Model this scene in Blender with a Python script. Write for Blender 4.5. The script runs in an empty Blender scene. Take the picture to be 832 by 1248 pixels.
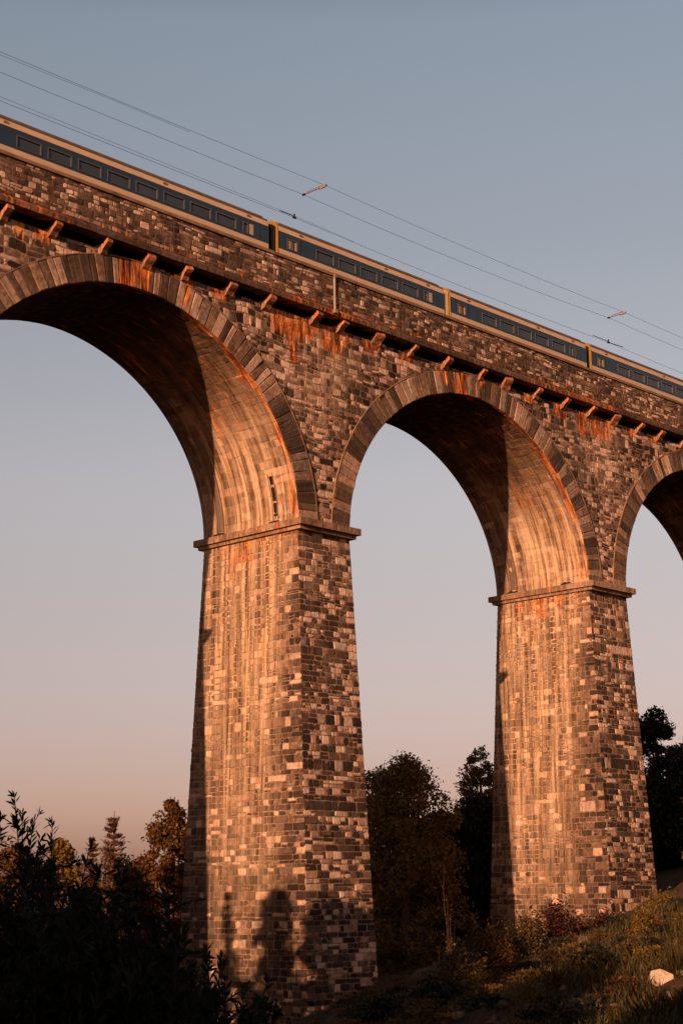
import bpy, math, random
import numpy as np
from mathutils import Vector, Matrix

R = math.radians
scene = bpy.context.scene
COL = scene.collection

# ------------------------------------------------------------------ camera
YAW, PITCH, ROLL = R(46.2708), R(13.1894), R(-0.6883)
ZS = 26.97                                  # height of the arch springing
CAM = np.array([-77.244, -78.059, 1.70])
fw = np.array([math.sin(YAW)*math.cos(PITCH), math.cos(YAW)*math.cos(PITCH), math.sin(PITCH)])
rt0 = np.array([math.cos(YAW), -math.sin(YAW), 0.0])
up0 = np.cross(rt0, fw)
rt = rt0*math.cos(ROLL)+up0*math.sin(ROLL)
up = -rt0*math.sin(ROLL)+up0*math.cos(ROLL)
cd = bpy.data.cameras.new('camera')
cam = bpy.data.objects.new('camera', cd)
COL.objects.link(cam)
m = Matrix(((rt[0], up[0], -fw[0], CAM[0]), (rt[1], up[1], -fw[1], CAM[1]), (rt[2], up[2], -fw[2], CAM[2]), (0, 0, 0, 1)))
cam.matrix_world = m
cd.sensor_fit = 'VERTICAL'
cd.sensor_height = 36.0
cd.lens = 1993.83/1248*36.0
cd.clip_start = 0.1
cd.clip_end = 5000
scene.camera = cam

# ------------------------------------------------------------------ light
SUN_EL = R(12.6)
SUN_TR = R(18.5)                            # travel direction, from +x towards +y
sun_dir = Vector((-math.cos(SUN_TR)*math.cos(SUN_EL), -math.sin(SUN_TR)*math.cos(SUN_EL), math.sin(SUN_EL)))
world = bpy.data.worlds.new('World')
scene.world = world
world.use_nodes = True
nt = world.node_tree
nt.nodes.clear()
wo = nt.nodes.new('ShaderNodeOutputWorld')
bg = nt.nodes.new('ShaderNodeBackground')
sky = nt.nodes.new('ShaderNodeTexSky')
sky.sky_type = 'NISHITA'
sky.sun_disc = False
sky.sun_elevation = SUN_EL
sky.sun_rotation = math.atan2(sun_dir.x, sun_dir.y) % (2*math.pi)
sky.air_density = 1.0
sky.dust_density = 2.0
sky.ozone_density = 1.0
bg.inputs['Strength'].default_value = 0.091
tc = nt.nodes.new('ShaderNodeTexCoord')
sep = nt.nodes.new('ShaderNodeSeparateXYZ')
ramp = nt.nodes.new('ShaderNodeValToRGB')
nt.links.new(tc.outputs['Generated'], sep.inputs[0])
nt.links.new(sep.outputs['Z'], ramp.inputs[0])
SKY_RAMP = [(0.0, (1.02, .60, .72)), (0.079, (1.0, .615, .65)), (0.17, (1.17, .745, .65)), (0.245, (1.38, .90, .735)), (0.38, (1.34, .94, .75)), (0.497, (1.40, 1.06, .86)), (0.60, (.55, .42, .37)), (1.0, (.33, .27, .26))]
SKY_RAMP_PLACE = 0
while len(ramp.color_ramp.elements) < len(SKY_RAMP):
    ramp.color_ramp.elements.new(0.5)
for el, (p_, c_) in zip(ramp.color_ramp.elements, SKY_RAMP):
    el.position = p_
    el.color = (*c_, 1)
mx = nt.nodes.new('ShaderNodeMix')
mx.data_type = 'RGBA'
mx.blend_type = 'MULTIPLY'
mx.inputs[0].default_value = 1.0
nt.links.new(sky.outputs[0], mx.inputs[6])
nt.links.new(ramp.outputs[0], mx.inputs[7])
# sky dimmed on the sunward side, out of view, to cut fill in the shade
dp_ = nt.nodes.new('ShaderNodeVectorMath'); dp_.operation = 'DOT_PRODUCT'
dp_.inputs[1].default_value = (sun_dir.x, sun_dir.y, 0.0)
nt.links.new(tc.outputs['Generated'], dp_.inputs[0])
mr_ = nt.nodes.new('ShaderNodeMapRange')
for i_, v_ in ((1, -.35), (2, .9), (3, 1.0), (4, .42)): mr_.inputs[i_].default_value = v_
nt.links.new(dp_.outputs['Value'], mr_.inputs[0])
mx2 = nt.nodes.new('ShaderNodeMix'); mx2.data_type = 'RGBA'; mx2.blend_type = 'MULTIPLY'; mx2.inputs[0].default_value = 1.0
nt.links.new(mx.outputs[2], mx2.inputs[6]); nt.links.new(mr_.outputs[0], mx2.inputs[7])
nt.links.new(mx2.outputs[2], bg.inputs['Color'])
nt.links.new(bg.outputs[0], wo.inputs[0])
sd = bpy.data.lights.new('sun', 'SUN')
sd.energy = 5.0
sd.angle = R(0.53)
sd.color = (1.0, 0.50, 0.25)
so = bpy.data.objects.new('sun', sd)
so.rotation_euler = sun_dir.to_track_quat('Z', 'Y').to_euler()
so.location = (-100, -60, 80)
COL.objects.link(so)
vs = scene.view_settings
vs.view_transform = 'Standard'
vs.look = 'None'
vs.exposure = 0.75
vs.gamma = 1.0
vs.use_curve_mapping = False

# ------------------------------------------------------------------ helpers
def tag(o, label=None, cat=None, group=None, kind=None):
    if label: o['label'] = label
    if cat: o['category'] = cat
    if group: o['group'] = group
    if kind: o['kind'] = kind
    return o

def empty(name, loc, label, cat, group=None):
    o = bpy.data.objects.new(name, None)
    o.empty_display_size = 0.5
    o.location = loc
    COL.objects.link(o)
    return tag(o, label, cat, group)

def mesh_obj(name, me, parent=None, loc=(0, 0, 0)):
    o = bpy.data.objects.new(name, me)
    COL.objects.link(o)
    o.location = loc
    if parent is not None:
        o.parent = parent
    return o

def P3(px, py, d):
    """world point on the ray of pixel (832x1248) at horizontal depth d"""
    v = fw*1993.83 + rt*(px-416) - up*(py-624)
    hd = v[0]*math.sin(YAW)+v[1]*math.cos(YAW)
    return CAM + v*(d/hd)

def ds(X, Y):
    x = X-CAM[0]; y = Y-CAM[1]
    return x*math.sin(YAW)+y*math.cos(YAW), x*math.cos(YAW)-y*math.sin(YAW)

def xy(d, s):
    return (CAM[0]+d*math.sin(YAW)+s*math.cos(YAW), CAM[1]+d*math.cos(YAW)-s*math.sin(YAW))

class MB:
    """plain mesh collector"""
    def __init__(self):
        self.v = []; self.f = []; self.mi = []
    def add(self, vs, fs, mi=0):
        b = len(self.v)
        self.v.extend([tuple(p) for p in vs])
        for f in fs:
            self.f.append(tuple(i+b for i in f)); self.mi.append(mi)
    def box(self, x0, x1, y0, y1, z0, z1, mi=0):
        vs = [(x, y, z) for x in (x0, x1) for y in (y0, y1) for z in (z0, z1)]
        self.add(vs, [(0, 1, 3, 2), (4, 6, 7, 5), (0, 4, 5, 1), (2, 3, 7, 6), (0, 2, 6, 4), (1, 5, 7, 3)], mi)
    def prism(self, prof, x0, x1, mi=0):
        """profile [(y,z)] extruded along x"""
        n = len(prof)
        vs = [(x0, y, z) for y, z in prof]+[(x1, y, z) for y, z in prof]
        fs = [(i, (i+1) % n, n+(i+1) % n, n+i) for i in range(n)]
        fs.append(tuple(range(n-1, -1, -1))); fs.append(tuple(range(n, 2*n)))
        self.add(vs, fs, mi)
    def tube(self, pts, rad, n=6, mi=0, cap=True):
        pts = [Vector(p) for p in pts]
        if not hasattr(rad, '__len__'): rad = [rad]*len(pts)
        vs = []
        prev = None
        for i, p in enumerate(pts):
            a = pts[max(i-1, 0)]; b = pts[min(i+1, len(pts)-1)]
            t = (b-a).normalized() if (b-a).length > 1e-9 else Vector((0, 0, 1))
            q = prev if prev is not None else (Vector((1, 0, 0)) if abs(t.x) < .8 else Vector((0, 1, 0)))
            q = (q-t*q.dot(t)).normalized(); prev = q
            w = t.cross(q)
            for k in range(n):
                a_ = 2*math.pi*k/n
                vs.append(p+(q*math.cos(a_)+w*math.sin(a_))*rad[i])
        fs = []
        for i in range(len(pts)-1):
            for k in range(n):
                fs.append((i*n+k, i*n+(k+1) % n, (i+1)*n+(k+1) % n, (i+1)*n+k))
        if cap:
            fs.append(tuple(range(n-1, -1, -1))); fs.append(tuple((len(pts)-1)*n+k for k in range(n)))
        self.add(vs, fs, mi)
    def mesh(self, name, mats, smooth=False, org=(0, 0, 0)):
        me = bpy.data.meshes.new(name)
        vs = self.v if org == (0, 0, 0) else [(a-org[0], b-org[1], c-org[2]) for a, b, c in self.v]
        me.from_pydata(vs, [], self.f)
        if not isinstance(mats, (list, tuple)): mats = [mats]
        for mm in mats: me.materials.append(mm)
        if len(mats) > 1: me.polygons.foreach_set('material_index', self.mi)
        if smooth: me.polygons.foreach_set('use_smooth', [True]*len(me.polygons))
        me.update()
        return me
    def build(self, name, mats, parent=None, smooth=False):
        org = tuple(parent_org(parent))
        return mesh_obj(name, self.mesh(name, mats, smooth, org), parent)

def parent_org(p):
    o = Vector((0, 0, 0))
    while p is not None:
        o += p.location; p = p.parent
    return o

# ------------------------------------------------------------------ materials
def nodes(name):
    mt = bpy.data.materials.new(name)
    mt.use_nodes = True
    t = mt.node_tree
    b = t.nodes['Principled BSDF']
    return mt, t, b

def N(t, kind, **kw):
    n = t.nodes.new(kind)
    for k, v in kw.items():
        setattr(n, k, v)
    return n

def rampn(t, fac, stops, interp='LINEAR'):
    r = t.nodes.new('ShaderNodeValToRGB')
    r.color_ramp.interpolation = interp
    while len(r.color_ramp.elements) < len(stops): r.color_ramp.elements.new(.5)
    for e, (p_, c_) in zip(r.color_ramp.elements, stops):
        e.position = p_; e.color = (*c_, 1) if len(c_) == 3 else c_
    t.links.new(fac, r.inputs[0])
    return r.outputs[0]

def mathn(t, op, a, b=None, c=None, clamp=False):
    n = t.nodes.new('ShaderNodeMath'); n.operation = op; n.use_clamp = clamp
    for i, x in enumerate((a, b, c)):
        if x is None: continue
        if isinstance(x, (int, float)): n.inputs[i].default_value = x
        else: t.links.new(x, n.inputs[i])
    return n.outputs[0]

def mixc(t, f, a, b, mode='MIX'):
    n = t.nodes.new('ShaderNodeMix'); n.data_type = 'RGBA'; n.blend_type = mode
    for i, x in ((0, f), (6, a), (7, b)):
        if isinstance(x, (int, float)): n.inputs[i].default_value = x
        elif isinstance(x, tuple): n.inputs[i].default_value = (*x, 1)
        else: t.links.new(x, n.inputs[i])
    return n.outputs[2]

def noise(t, vec, scale, detail=4, rough=.55, dist=0.0):
    n = t.nodes.new('ShaderNodeTexNoise')
    n.inputs['Scale'].default_value = scale; n.inputs['Detail'].default_value = detail
    n.inputs['Roughness'].default_value = rough; n.inputs['Distortion'].default_value = dist
    if vec is not None: t.links.new(vec, n.inputs['Vector'])
    return n.outputs[0]

def mapn(t, vec, scale):
    n = t.nodes.new('ShaderNodeMapping'); n.inputs['Scale'].default_value = scale
    t.links.new(vec, n.inputs['Vector'])
    return n.outputs[0]

def sstep(t, v, a, b):
    n = t.nodes.new('ShaderNodeMapRange'); n.interpolation_type = 'SMOOTHSTEP'
    n.inputs[1].default_value = a; n.inputs[2].default_value = b
    t.links.new(v, n.inputs[0])
    return n.outputs[0]

def bump(t, b, h, strength, dist):
    n = t.nodes.new('ShaderNodeBump'); n.inputs['Strength'].default_value = strength
    n.inputs['Distance'].default_value = dist
    t.links.new(h, n.inputs['Height']); t.links.new(n.outputs[0], b.inputs['Normal'])

def mat_stone():
    mt, t, b = nodes('viaduct_stone')
    at = N(t, 'ShaderNodeAttribute', attribute_name='st')
    uw = N(t, 'ShaderNodeAttribute', attribute_name='uvw').outputs['Vector']
    sp = t.nodes.new('ShaderNodeSeparateColor'); t.links.new(at.outputs['Color'], sp.inputs[0])
    tone, wash, rust, soot = sp.outputs[0], sp.outputs[1], sp.outputs[2], at.outputs['Alpha']  # soot holds dark runs and painted shade
    ob = t.nodes.new('ShaderNodeTexCoord').outputs['Object']
    mid = noise(t, ob, 3.2, 5, .62)
    fine = noise(t, ob, 17.0, 5, .65)
    big = noise(t, ob, .16, 3, .5)
    tn = mathn(t, 'ADD', tone, mathn(t, 'MULTIPLY', mathn(t, 'SUBTRACT', mid, .5), .55))
    tn = mathn(t, 'ADD', tn, mathn(t, 'MULTIPLY', mathn(t, 'SUBTRACT', fine, .5), .30))
    tn = mathn(t, 'ADD', tn, mathn(t, 'MULTIPLY', mathn(t, 'SUBTRACT', big, .5), .5))
    c = rampn(t, tn, [(0, (.013, .010, .010)), (.3, (.040, .030, .027)), (.52, (.118, .086, .067)),
                      (.74, (.32, .255, .215)), (1, (.56, .48, .43))])
    wn = t.nodes.new('ShaderNodeTexWhiteNoise'); wn.noise_dimensions = '1D'
    t.links.new(tone, wn.inputs['W'])
    tint = rampn(t, wn.outputs['Value'], [(0, (1.0, .96, .93)), (.35, (1.08, .96, .90)), (.7, (1.12, .93, .86)), (1, (.93, .97, 1.05))])
    c = mixc(t, 1.0, c, tint, 'MULTIPLY')
    s1 = noise(t, mapn(t, uw, (1.15, .075, 1)), 1.0, 5, .6)
    s2 = noise(t, mapn(t, uw, (2.5, .12, 1)), 1.0, 5, .6)
    s3 = noise(t, mapn(t, uw, (2.6, .30, 3)), 1.0, 5, .6, .3)
    # pale lime wash run down the faces
    wf = mathn(t, 'MULTIPLY', wash, mathn(t, 'ADD', .45, mathn(t, 'MULTIPLY', sstep(t, s1, .40, .58), .62)), clamp=True)
    pale = rampn(t, s2, [(.36, (.070, .042, .024)), (.45, (.22, .148, .092)), (.53, (.42, .31, .22)), (.66, (.60, .48, .37))])
    pale = mixc(t, .22, pale, mixc(t, 1.0, c, (1.7, 1.6, 1.5), 'MULTIPLY'))
    c = mixc(t, wf, c, pale)
    # dark organic runs, plus shade painted in through the same channel
    sf = sstep(t, mathn(t, 'ADD', soot, mathn(t, 'MULTIPLY', mathn(t, 'SUBTRACT', s2, .5), 1.7)), .42, .85)
    c = mixc(t, mathn(t, 'MULTIPLY', sf, .82), c, mixc(t, 1.0, c, (.20, .15, .12), 'MULTIPLY'))
    # rust
    rf = sstep(t, mathn(t, 'ADD', rust, mathn(t, 'MULTIPLY', mathn(t, 'SUBTRACT', s3, .5), 2.4)), .42, .78)
    rc = rampn(t, noise(t, mapn(t, uw, (3.6, .45, 2)), 1.0, 5, .65), [(.36, (.020, .008, .006)), (.44, (.13, .028, .008)), (.52, (.42, .10, .013)), (.60, (.58, .23, .045)), (.68, (.56, .42, .26))])
    c = mixc(t, mathn(t, 'MULTIPLY', rf, .85), c, mixc(t, .12, rc, mixc(t, 1.0, rc, c, 'ADD')))
    t.links.new(c, b.inputs['Base Color'])
    b.inputs['Roughness'].default_value = .93
    b.inputs['Specular IOR Level'].default_value = .18
    hh = mathn(t, 'ADD', mid, mathn(t, 'MULTIPLY', fine, .35))
    bump(t, b, hh, .85, .07)
    return mt

def mat_flat(name, col, rough=.6, metal=0.0, var=.25, scale=2.5, spec=.4, bumpd=0.0, vec=(1, 1, 1)):
    mt, t, b = nodes(name)
    ob = mapn(t, t.nodes.new('ShaderNodeTexCoord').outputs['Object'], vec)
    n = noise(t, ob, scale, 5, .6)
    c = rampn(t, n, [(.25, tuple(x*(1-var) for x in col)), (.75, tuple(min(1, x*(1+var)) for x in col))])
    t.links.new(c, b.inputs['Base Color'])
    b.inputs['Roughness'].default_value = rough; b.inputs['Metallic'].default_value = metal
    b.inputs['Specular IOR Level'].default_value = spec
    if bumpd: bump(t, b, n, .6, bumpd)
    return mt

def mat_leaf(name, cols, trans=.25, rough=.55):
    mt, t, b = nodes(name)
    g = t.nodes.new('ShaderNodeNewGeometry')
    ob = t.nodes.new('ShaderNodeTexCoord').outputs['Object']
    n = noise(t, ob, .55, 3, .6)
    f = mathn(t, 'ADD', mathn(t, 'MULTIPLY', g.outputs['Random Per Island'], .55), mathn(t, 'MULTIPLY', n, .5))
    c = rampn(t, f, [(.15, cols[0]), (.5, cols[1]), (.85, cols[2])])
    t.links.new(c, b.inputs['Base Color'])
    b.inputs['Roughness'].default_value = rough
    b.inputs['Specular IOR Level'].default_value = .25
    tr = t.nodes.new('ShaderNodeBsdfTranslucent'); t.links.new(c, tr.inputs[0])
    ms = t.nodes.new('ShaderNodeMixShader'); ms.inputs[0].default_value = trans
    out = t.nodes['Material Output']
    t.links.new(b.outputs[0], ms.inputs[1]); t.links.new(tr.outputs[0], ms.inputs[2])
    t.links.new(ms.outputs[0], out.inputs[0])
    return mt

def mat_ground():
    mt, t, b = nodes('ground_soil')
    ob = t.nodes.new('ShaderNodeTexCoord').outputs['Object']
    n1 = noise(t, ob, .22, 5, .6); n2 = noise(t, ob, 2.2, 6, .65); n3 = noise(t, ob, 14, 4, .7)
    c = rampn(t, mathn(t, 'ADD', mathn(t, 'MULTIPLY', n1, .55), mathn(t, 'MULTIPLY', n2, .45)),
              [(.36, (.018, .018, .008)), (.5, (.038, .028, .014)), (.62, (.10, .055, .030)), (.75, (.17, .10, .06))])
    c = mixc(t, .35, c, rampn(t, n3, [(.3, (.02, .016, .01)), (.7, (.22, .15, .10))]))
    t.links.new(c, b.inputs['Base Color'])
    b.inputs['Roughness'].default_value = .95
    b.inputs['Specular IOR Level'].default_value = .1
    bump(t, b, mathn(t, 'ADD', n2, mathn(t, 'MULTIPLY', n3, .4)), 1.0, .16)
    return mt

STONE = mat_stone()
M = dict(
    coping=mat_flat('coping_stone', (0.1650, 0.1089, 0.0792), .9, 0, .45, 1.3, .2, .03),
    blue=mat_flat('coach_blue', (0.0135, 0.0315, 0.0608), .38, 0, .22, .9, .5),
    cream=mat_flat('coach_cream', (0.4469, 0.3386, 0.2438), .5, 0, .16, 1.1, .4, 0, (1, 1, 4)),
    roofgrey=mat_flat('coach_roof', (0.0990, 0.0825, 0.0726), .7, 0, .3, 1.2, .3),
    glass=mat_flat('window_glass', (.030, .038, .050), .16, 0, .3, .6, .6),
    frame=mat_flat('window_frame', (0.0818, 0.0818, 0.0851), .45, .3, .2, 2, .5),
    yellow=mat_flat('end_yellow', (0.2020, 0.1178, 0.0197), .5, 0, .2, 1.5, .4),
    bellows=mat_flat('black_bellows', (.02, .018, .016), .8, 0, .2, 3, .2),
    tanbellows=mat_flat('tan_bellows', (0.4960, 0.4000, 0.2720), .8, 0, .2, 3, .2),
    blind=mat_flat('window_blind', (0.3300, 0.2820, 0.2160), .8, 0, .15, 3, .2),
    curtain=mat_flat('window_curtain', (.16, .09, .07), .8, 0, .3, 6, .2),
    iron=mat_flat('dark_iron', (0.0231, 0.0198, 0.0185), .6, .6, .3, 5, .4),
    steel=mat_flat('rail_steel', (0.1452, 0.1122, 0.0924), .45, .8, .3, 4, .5),
    wire=mat_flat('wire_metal', (0.0396, 0.0363, 0.0396), .5, .5, .1, 5, .4),
    lead=mat_flat('pipe_lead', (0.2376, 0.1980, 0.1848), .6, .2, .25, 2, .4),
    insul=mat_flat('insulator_ceramic', (0.3850, 0.2940, 0.2520), .4, 0, .3, 6, .5),
    ballast=mat_flat('track_ballast', (0.1056, 0.0858, 0.0759), .95, 0, .5, 9, .2, .06),
    bark=mat_flat('tree_bark', (0.0858, 0.0561, 0.0396), .9, 0, .4, 4, .2, .05),
    darkbark=mat_flat('shrub_bark', (0.0330, 0.0238, 0.0185), .9, 0, .4, 9, .2, .02),
    rock=mat_flat('field_rock', (0.0970, 0.0744, 0.0582), .9, 0, .4, 3, .2, .05),
    slab=mat_flat('pale_slab', (0.4350, 0.3525, 0.3000), .85, 0, .2, 6, .2, .02),
    twig=mat_flat('dry_twig', (0.0726, 0.0429, 0.0264), .9, 0, .3, 9, .2),
    shrubleaf=mat_leaf('near_shrub_leaf', [(.006, .009, .004), (.011, .017, .007), (.018, .026, .011)], .12, .6),
    broad=mat_leaf('broad_leaf', [(.030, .024, .009), (.060, .044, .015), (.105, .066, .022)], .2),
    autumn=mat_leaf('autumn_leaf', [(.050, .026, .009), (.085, .042, .013), (.13, .060, .018)], .22),
    golden=mat_leaf('golden_leaf', [(.070, .046, .010), (.12, .075, .016), (.16, .10, .022)], .22),
    conifer=mat_leaf('conifer_needles', [(.045, .024, .014), (.080, .038, .022), (.11, .052, .030)], .1),
    darkleaf=mat_leaf('dark_leaf', [(.006, .008, .004), (.011, .013, .006), (.020, .021, .009)], .12),
    olive=mat_leaf('olive_leaf', [(.07, .048, .018), (.14, .092, .032), (.25, .15, .05)], .2),
    redleaf=mat_leaf('red_leaf', [(.020, .007, .006), (.034, .011, .008), (.055, .018, .012)], .2),
    grass=mat_leaf('grass_blade', [(.018, .020, .006), (.042, .036, .011), (.085, .060, .022)], .25),
    ground=mat_ground(),
)

# ------------------------------------------------------------------ masonry
class Masonry:
    def __init__(self, seed=1):
        self.V = []; self.F4 = []; self.F8 = []; self.ST = []; self.UW = []; self.n = 0
        self.rng = np.random.default_rng(seed)
    def _push(self, P, st, uw):
        b = self.n; self.V.append(P); self.ST.append(st); self.UW.append(uw); self.n += len(P)
        return b
    def stones(self, rects, mapf, tonef, stainf, h=(.015, .05), cut=(.015, .10), gap=.012, jit=.012, uoff=0.0):
        """rects [n,4] ua ub va vb; mapf(u,v)->P,N ; tonef(n,uc,vc)->tone; stainf(P,u,v)->wash,rust,soot (dark runs and painted shade)"""
        rects = np.asarray(rects, float); n = len(rects); r = self.rng
        if not n: return
        ua, ub, va, vb = rects.T
        w = ub-ua; hh = vb-va
        c = np.minimum(np.minimum(w, hh)*.38, r.uniform(cut[0], cut[1], (n,)))[:, None]*r.uniform(.4, 1.35, (n, 4))
        g = gap*r.uniform(.5, 1.5, (n, 4))
        A = ua+g[:, 0]; B = ub-g[:, 1]; C_ = va+g[:, 2]; D = vb-g[:, 3]
        U = np.stack([A+c[:, 0], B-c[:, 1], B, B, B-c[:, 2], A+c[:, 3], A, A], 1)
        Vv = np.stack([C_, C_, C_+c[:, 1], D-c[:, 2], D, D, D-c[:, 3], C_+c[:, 0]], 1)
        U = U+r.normal(0, jit, U.shape); Vv = Vv+r.normal(0, jit, Vv.shape)
        mu = ((A+B)/2)[:, None]; mv = ((C_+D)/2)[:, None]
        hs = r.uniform(h[0], h[1], (n, 1))
        tilt_u = r.normal(0, .032, (n, 1)); tilt_v = r.normal(0, .032, (n, 1))
        rings = []
        for k, (ins, hf) in enumerate(((0, -1), (.022, .62), (.065, 1.0))):
            su = 1-ins*2/np.maximum(w, .05)[:, None]; sv = 1-ins*2/np.maximum(hh, .05)[:, None]
            u_ = mu+(U-mu)*su; v_ = mv+(Vv-mv)*sv
            if hf < 0: H = np.full(U.shape, -.03)
            else: H = hs*hf+((u_-mu)*tilt_u+(v_-mv)*tilt_v)*hf + r.normal(0, .004, U.shape)
            rings.append((u_, v_, H))
        UU = np.concatenate([q[0] for q in rings], 1); VV = np.concatenate([q[1] for q in rings], 1); HH = np.concatenate([q[2] for q in rings], 1)
        P, Nn = mapf(UU.ravel(), VV.ravel())
        P = P+Nn*HH.ravel()[:, None]
        tone = np.repeat(tonef(r, n, (ua+ub)/2, (va+vb)/2)[:, None], 24, 1)
        wa, ru, so_ = stainf(P, UU.ravel(), VV.ravel())
        st = np.stack([tone.ravel(), wa, ru, so_], 1)
        uw = np.stack([UU.ravel()+uoff, VV.ravel(), np.full(UU.size, uoff)], 1)
        b = self._push(P, st, uw)
        base = b+np.arange(n)[:, None]*24
        k = np.arange(8); k2 = (k+1) % 8
        for o in (0, 8):
            q = np.stack([k+o, k2+o, k2+o+8, k+o+8], 1)
            self.F4.append((base[:, :, None]+q[None]).reshape(-1, 4))
        self.F8.append(base+16+k[None])
    def sheet(self, us, vs_, mapf, stainf, tone=.5, off=0.0, uoff=0.0, flip=False):
        us = np.asarray(us); vs_ = np.asarray(vs_)
        U, V_ = np.meshgrid(us, vs_, indexing='ij')
        P, Nn = mapf(U.ravel(), V_.ravel()); P = P+Nn*off
        wa, ru, so_ = stainf(P, U.ravel(), V_.ravel())
        st = np.stack([np.full(U.size, tone), wa, ru, so_], 1)
        uw = np.stack([U.ravel()+uoff, V_.ravel(), np.full(U.size, uoff)], 1)
        b = self._push(P, st, uw)
        m_ = len(vs_)
        i, j = np.meshgrid(np.arange(len(us)-1), np.arange(m_-1), indexing='ij')
        a = (b+i*m_+j).ravel()
        self.F4.append(np.stack([a, a+m_, a+m_+1, a+1], 1))
    def raw(self, P, quads, tone=.5, wash=0, rust=0, soot=0):
        P = np.asarray(P, float); n = len(P)
        st = np.stack([np.broadcast_to(np.asarray(q, float), (n,)) for q in (tone, wash, rust, soot)], 1)
        b = self._push(P, st, np.stack([P[:, 0]+P[:, 1], P[:, 2], P[:, 0]*0], 1))
        self.F4.append(np.asarray(quads)+b)
    def box(self, x0, x1, y0, y1, z0, z1, **kw):
        P = [(x, y, z) for x in (x0, x1) for y in (y0, y1) for z in (z0, z1)]
        self.raw(P, [(0, 1, 3, 2), (4, 6, 7, 5), (0, 4, 5, 1), (2, 3, 7, 6), (0, 2, 6, 4), (1, 5, 7, 3)], **kw)
    def build(self, name, parent, mat=None):
        V = np.concatenate(self.V); org = np.array(parent_org(parent))
        V = V-org
        f4 = np.concatenate(self.F4) if self.F4 else np.zeros((0, 4), int)
        f8 = np.concatenate(self.F8) if self.F8 else np.zeros((0, 8), int)
        me = bpy.data.meshes.new(name)
        me.vertices.add(len(V)); me.vertices.foreach_set('co', V.ravel().astype(np.float32))
        nl = f4.size+f8.size
        me.loops.add(nl); me.loops.foreach_set('vertex_index', np.concatenate([f4.ravel(), f8.ravel()]).astype(np.int32))
        me.polygons.add(len(f4)+len(f8))
        ls = np.concatenate([np.arange(len(f4))*4, f4.size+np.arange(len(f8))*8]).astype(np.int32)
        me.polygons.foreach_set('loop_start', ls)
        me.materials.append(mat or STONE)
        me.update(calc_edges=True)
        me.polygons.foreach_set('use_smooth', np.zeros(len(me.polygons), bool))
        a = me.attributes.new('st', 'FLOAT_COLOR', 'POINT'); a.data.foreach_set('color', np.concatenate(self.ST).ravel().astype(np.float32))
        a = me.attributes.new('uvw', 'FLOAT_VECTOR', 'POINT'); a.data.foreach_set('vector', np.concatenate(self.UW).ravel().astype(np.float32))
        me.validate(); me.update()
        return mesh_obj(name, me, parent)

def courses(rng, v0, v1, ext, hm=.38, wm=.62, hvar=.2, wvar=.35, split=.12, last_full=True):
    out = []
    v = v0
    while v < v1-.08:
        h = hm*math.exp(rng.normal(0, hvar))
        if v+h > v1-.12: h = v1-v
        ua, ub = ext(v+h/2)
        u = ua
        while u < ub-.02:
            w = wm*math.exp(rng.normal(0, wvar))
            if u+w > ub-.22: w = ub-u
            if rng.random() < split and h > .24:
                k = v+h*rng.uniform(.38, .62)
                out.append((u, u+w, v, k)); out.append((u, u+w, k, v+h))
            elif rng.random() < split*.5 and h > .24 and w > .5:
                k = v+h*rng.uniform(.4, .6); q = u+w*rng.uniform(.35, .65)
                out.append((u, q, v, v+h)); out.append((q, u+w, v, k)); out.append((q, u+w, k, v+h))
            else:
                out.append((u, u+w, v, v+h))
            u += w
        v += h
    return np.array(out)

def smooth01(x, a, b):
    t = np.clip((x-a)/(b-a), 0, 1)
    return t*t*(3-2*t)

# ------------------------------------------------------------------ viaduct dimensions (m, relative to springing z)
W = 9.671
PB = [(-33.6, -28.49), (0.0, 5.114), (34.04, 39.44), (67.2, 72.31), (100.8, 105.9)]
RISE, VT, NE = 12.969, 1.808, 1.937
EY, EX, HB = 0.779, 0.44, 0.681
ZC, ZP = 15.383, 18.589
BXL, BXR, BYF, BYB = .026, .0231, .0475, .0519
ZBOT = -38.0
ARCH = [(-62.1, -33.6)]+[(PB[i][1], PB[i+1][0]) for i in range(4)]

def arc_tab(i, grow=0.0):
    xl, xr = ARCH[i]
    a = (xr-xl)/2+grow; b = RISE+grow; xc = (xl+xr)/2
    t = np.linspace(0, math.pi, 721)
    x = xc+a*np.sign(np.cos(t))*np.abs(np.cos(t))**(2/NE)
    z = b*np.abs(np.sin(t))**(2/NE)
    return x, z

ARC_IN = [arc_tab(i) for i in range(5)]
ARC_OUT = [arc_tab(i, VT) for i in range(5)]
ARC_S = []
for x_, z_ in ARC_IN:
    ARC_S.append(np.concatenate([[0], np.cumsum(np.hypot(np.diff(x_), np.diff(z_)))]))

def in_arc(i, x, z, grow):
    xl, xr = ARCH[i]
    a = (xr-xl)/2+grow; b = RISE+grow; xc = (xl+xr)/2
    return (np.abs(x-xc)/a)**NE+(np.maximum(z, 0)/b)**NE < 1

def zin(i, x, grow=0.0):
    xl, xr = ARCH[i]
    a = (xr-xl)/2+grow; b = RISE+grow; xc = (xl+xr)/2
    q = np.clip(1-(np.abs(x-xc)/a)**NE, 0, 1)
    return b*q**(1/NE)

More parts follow.
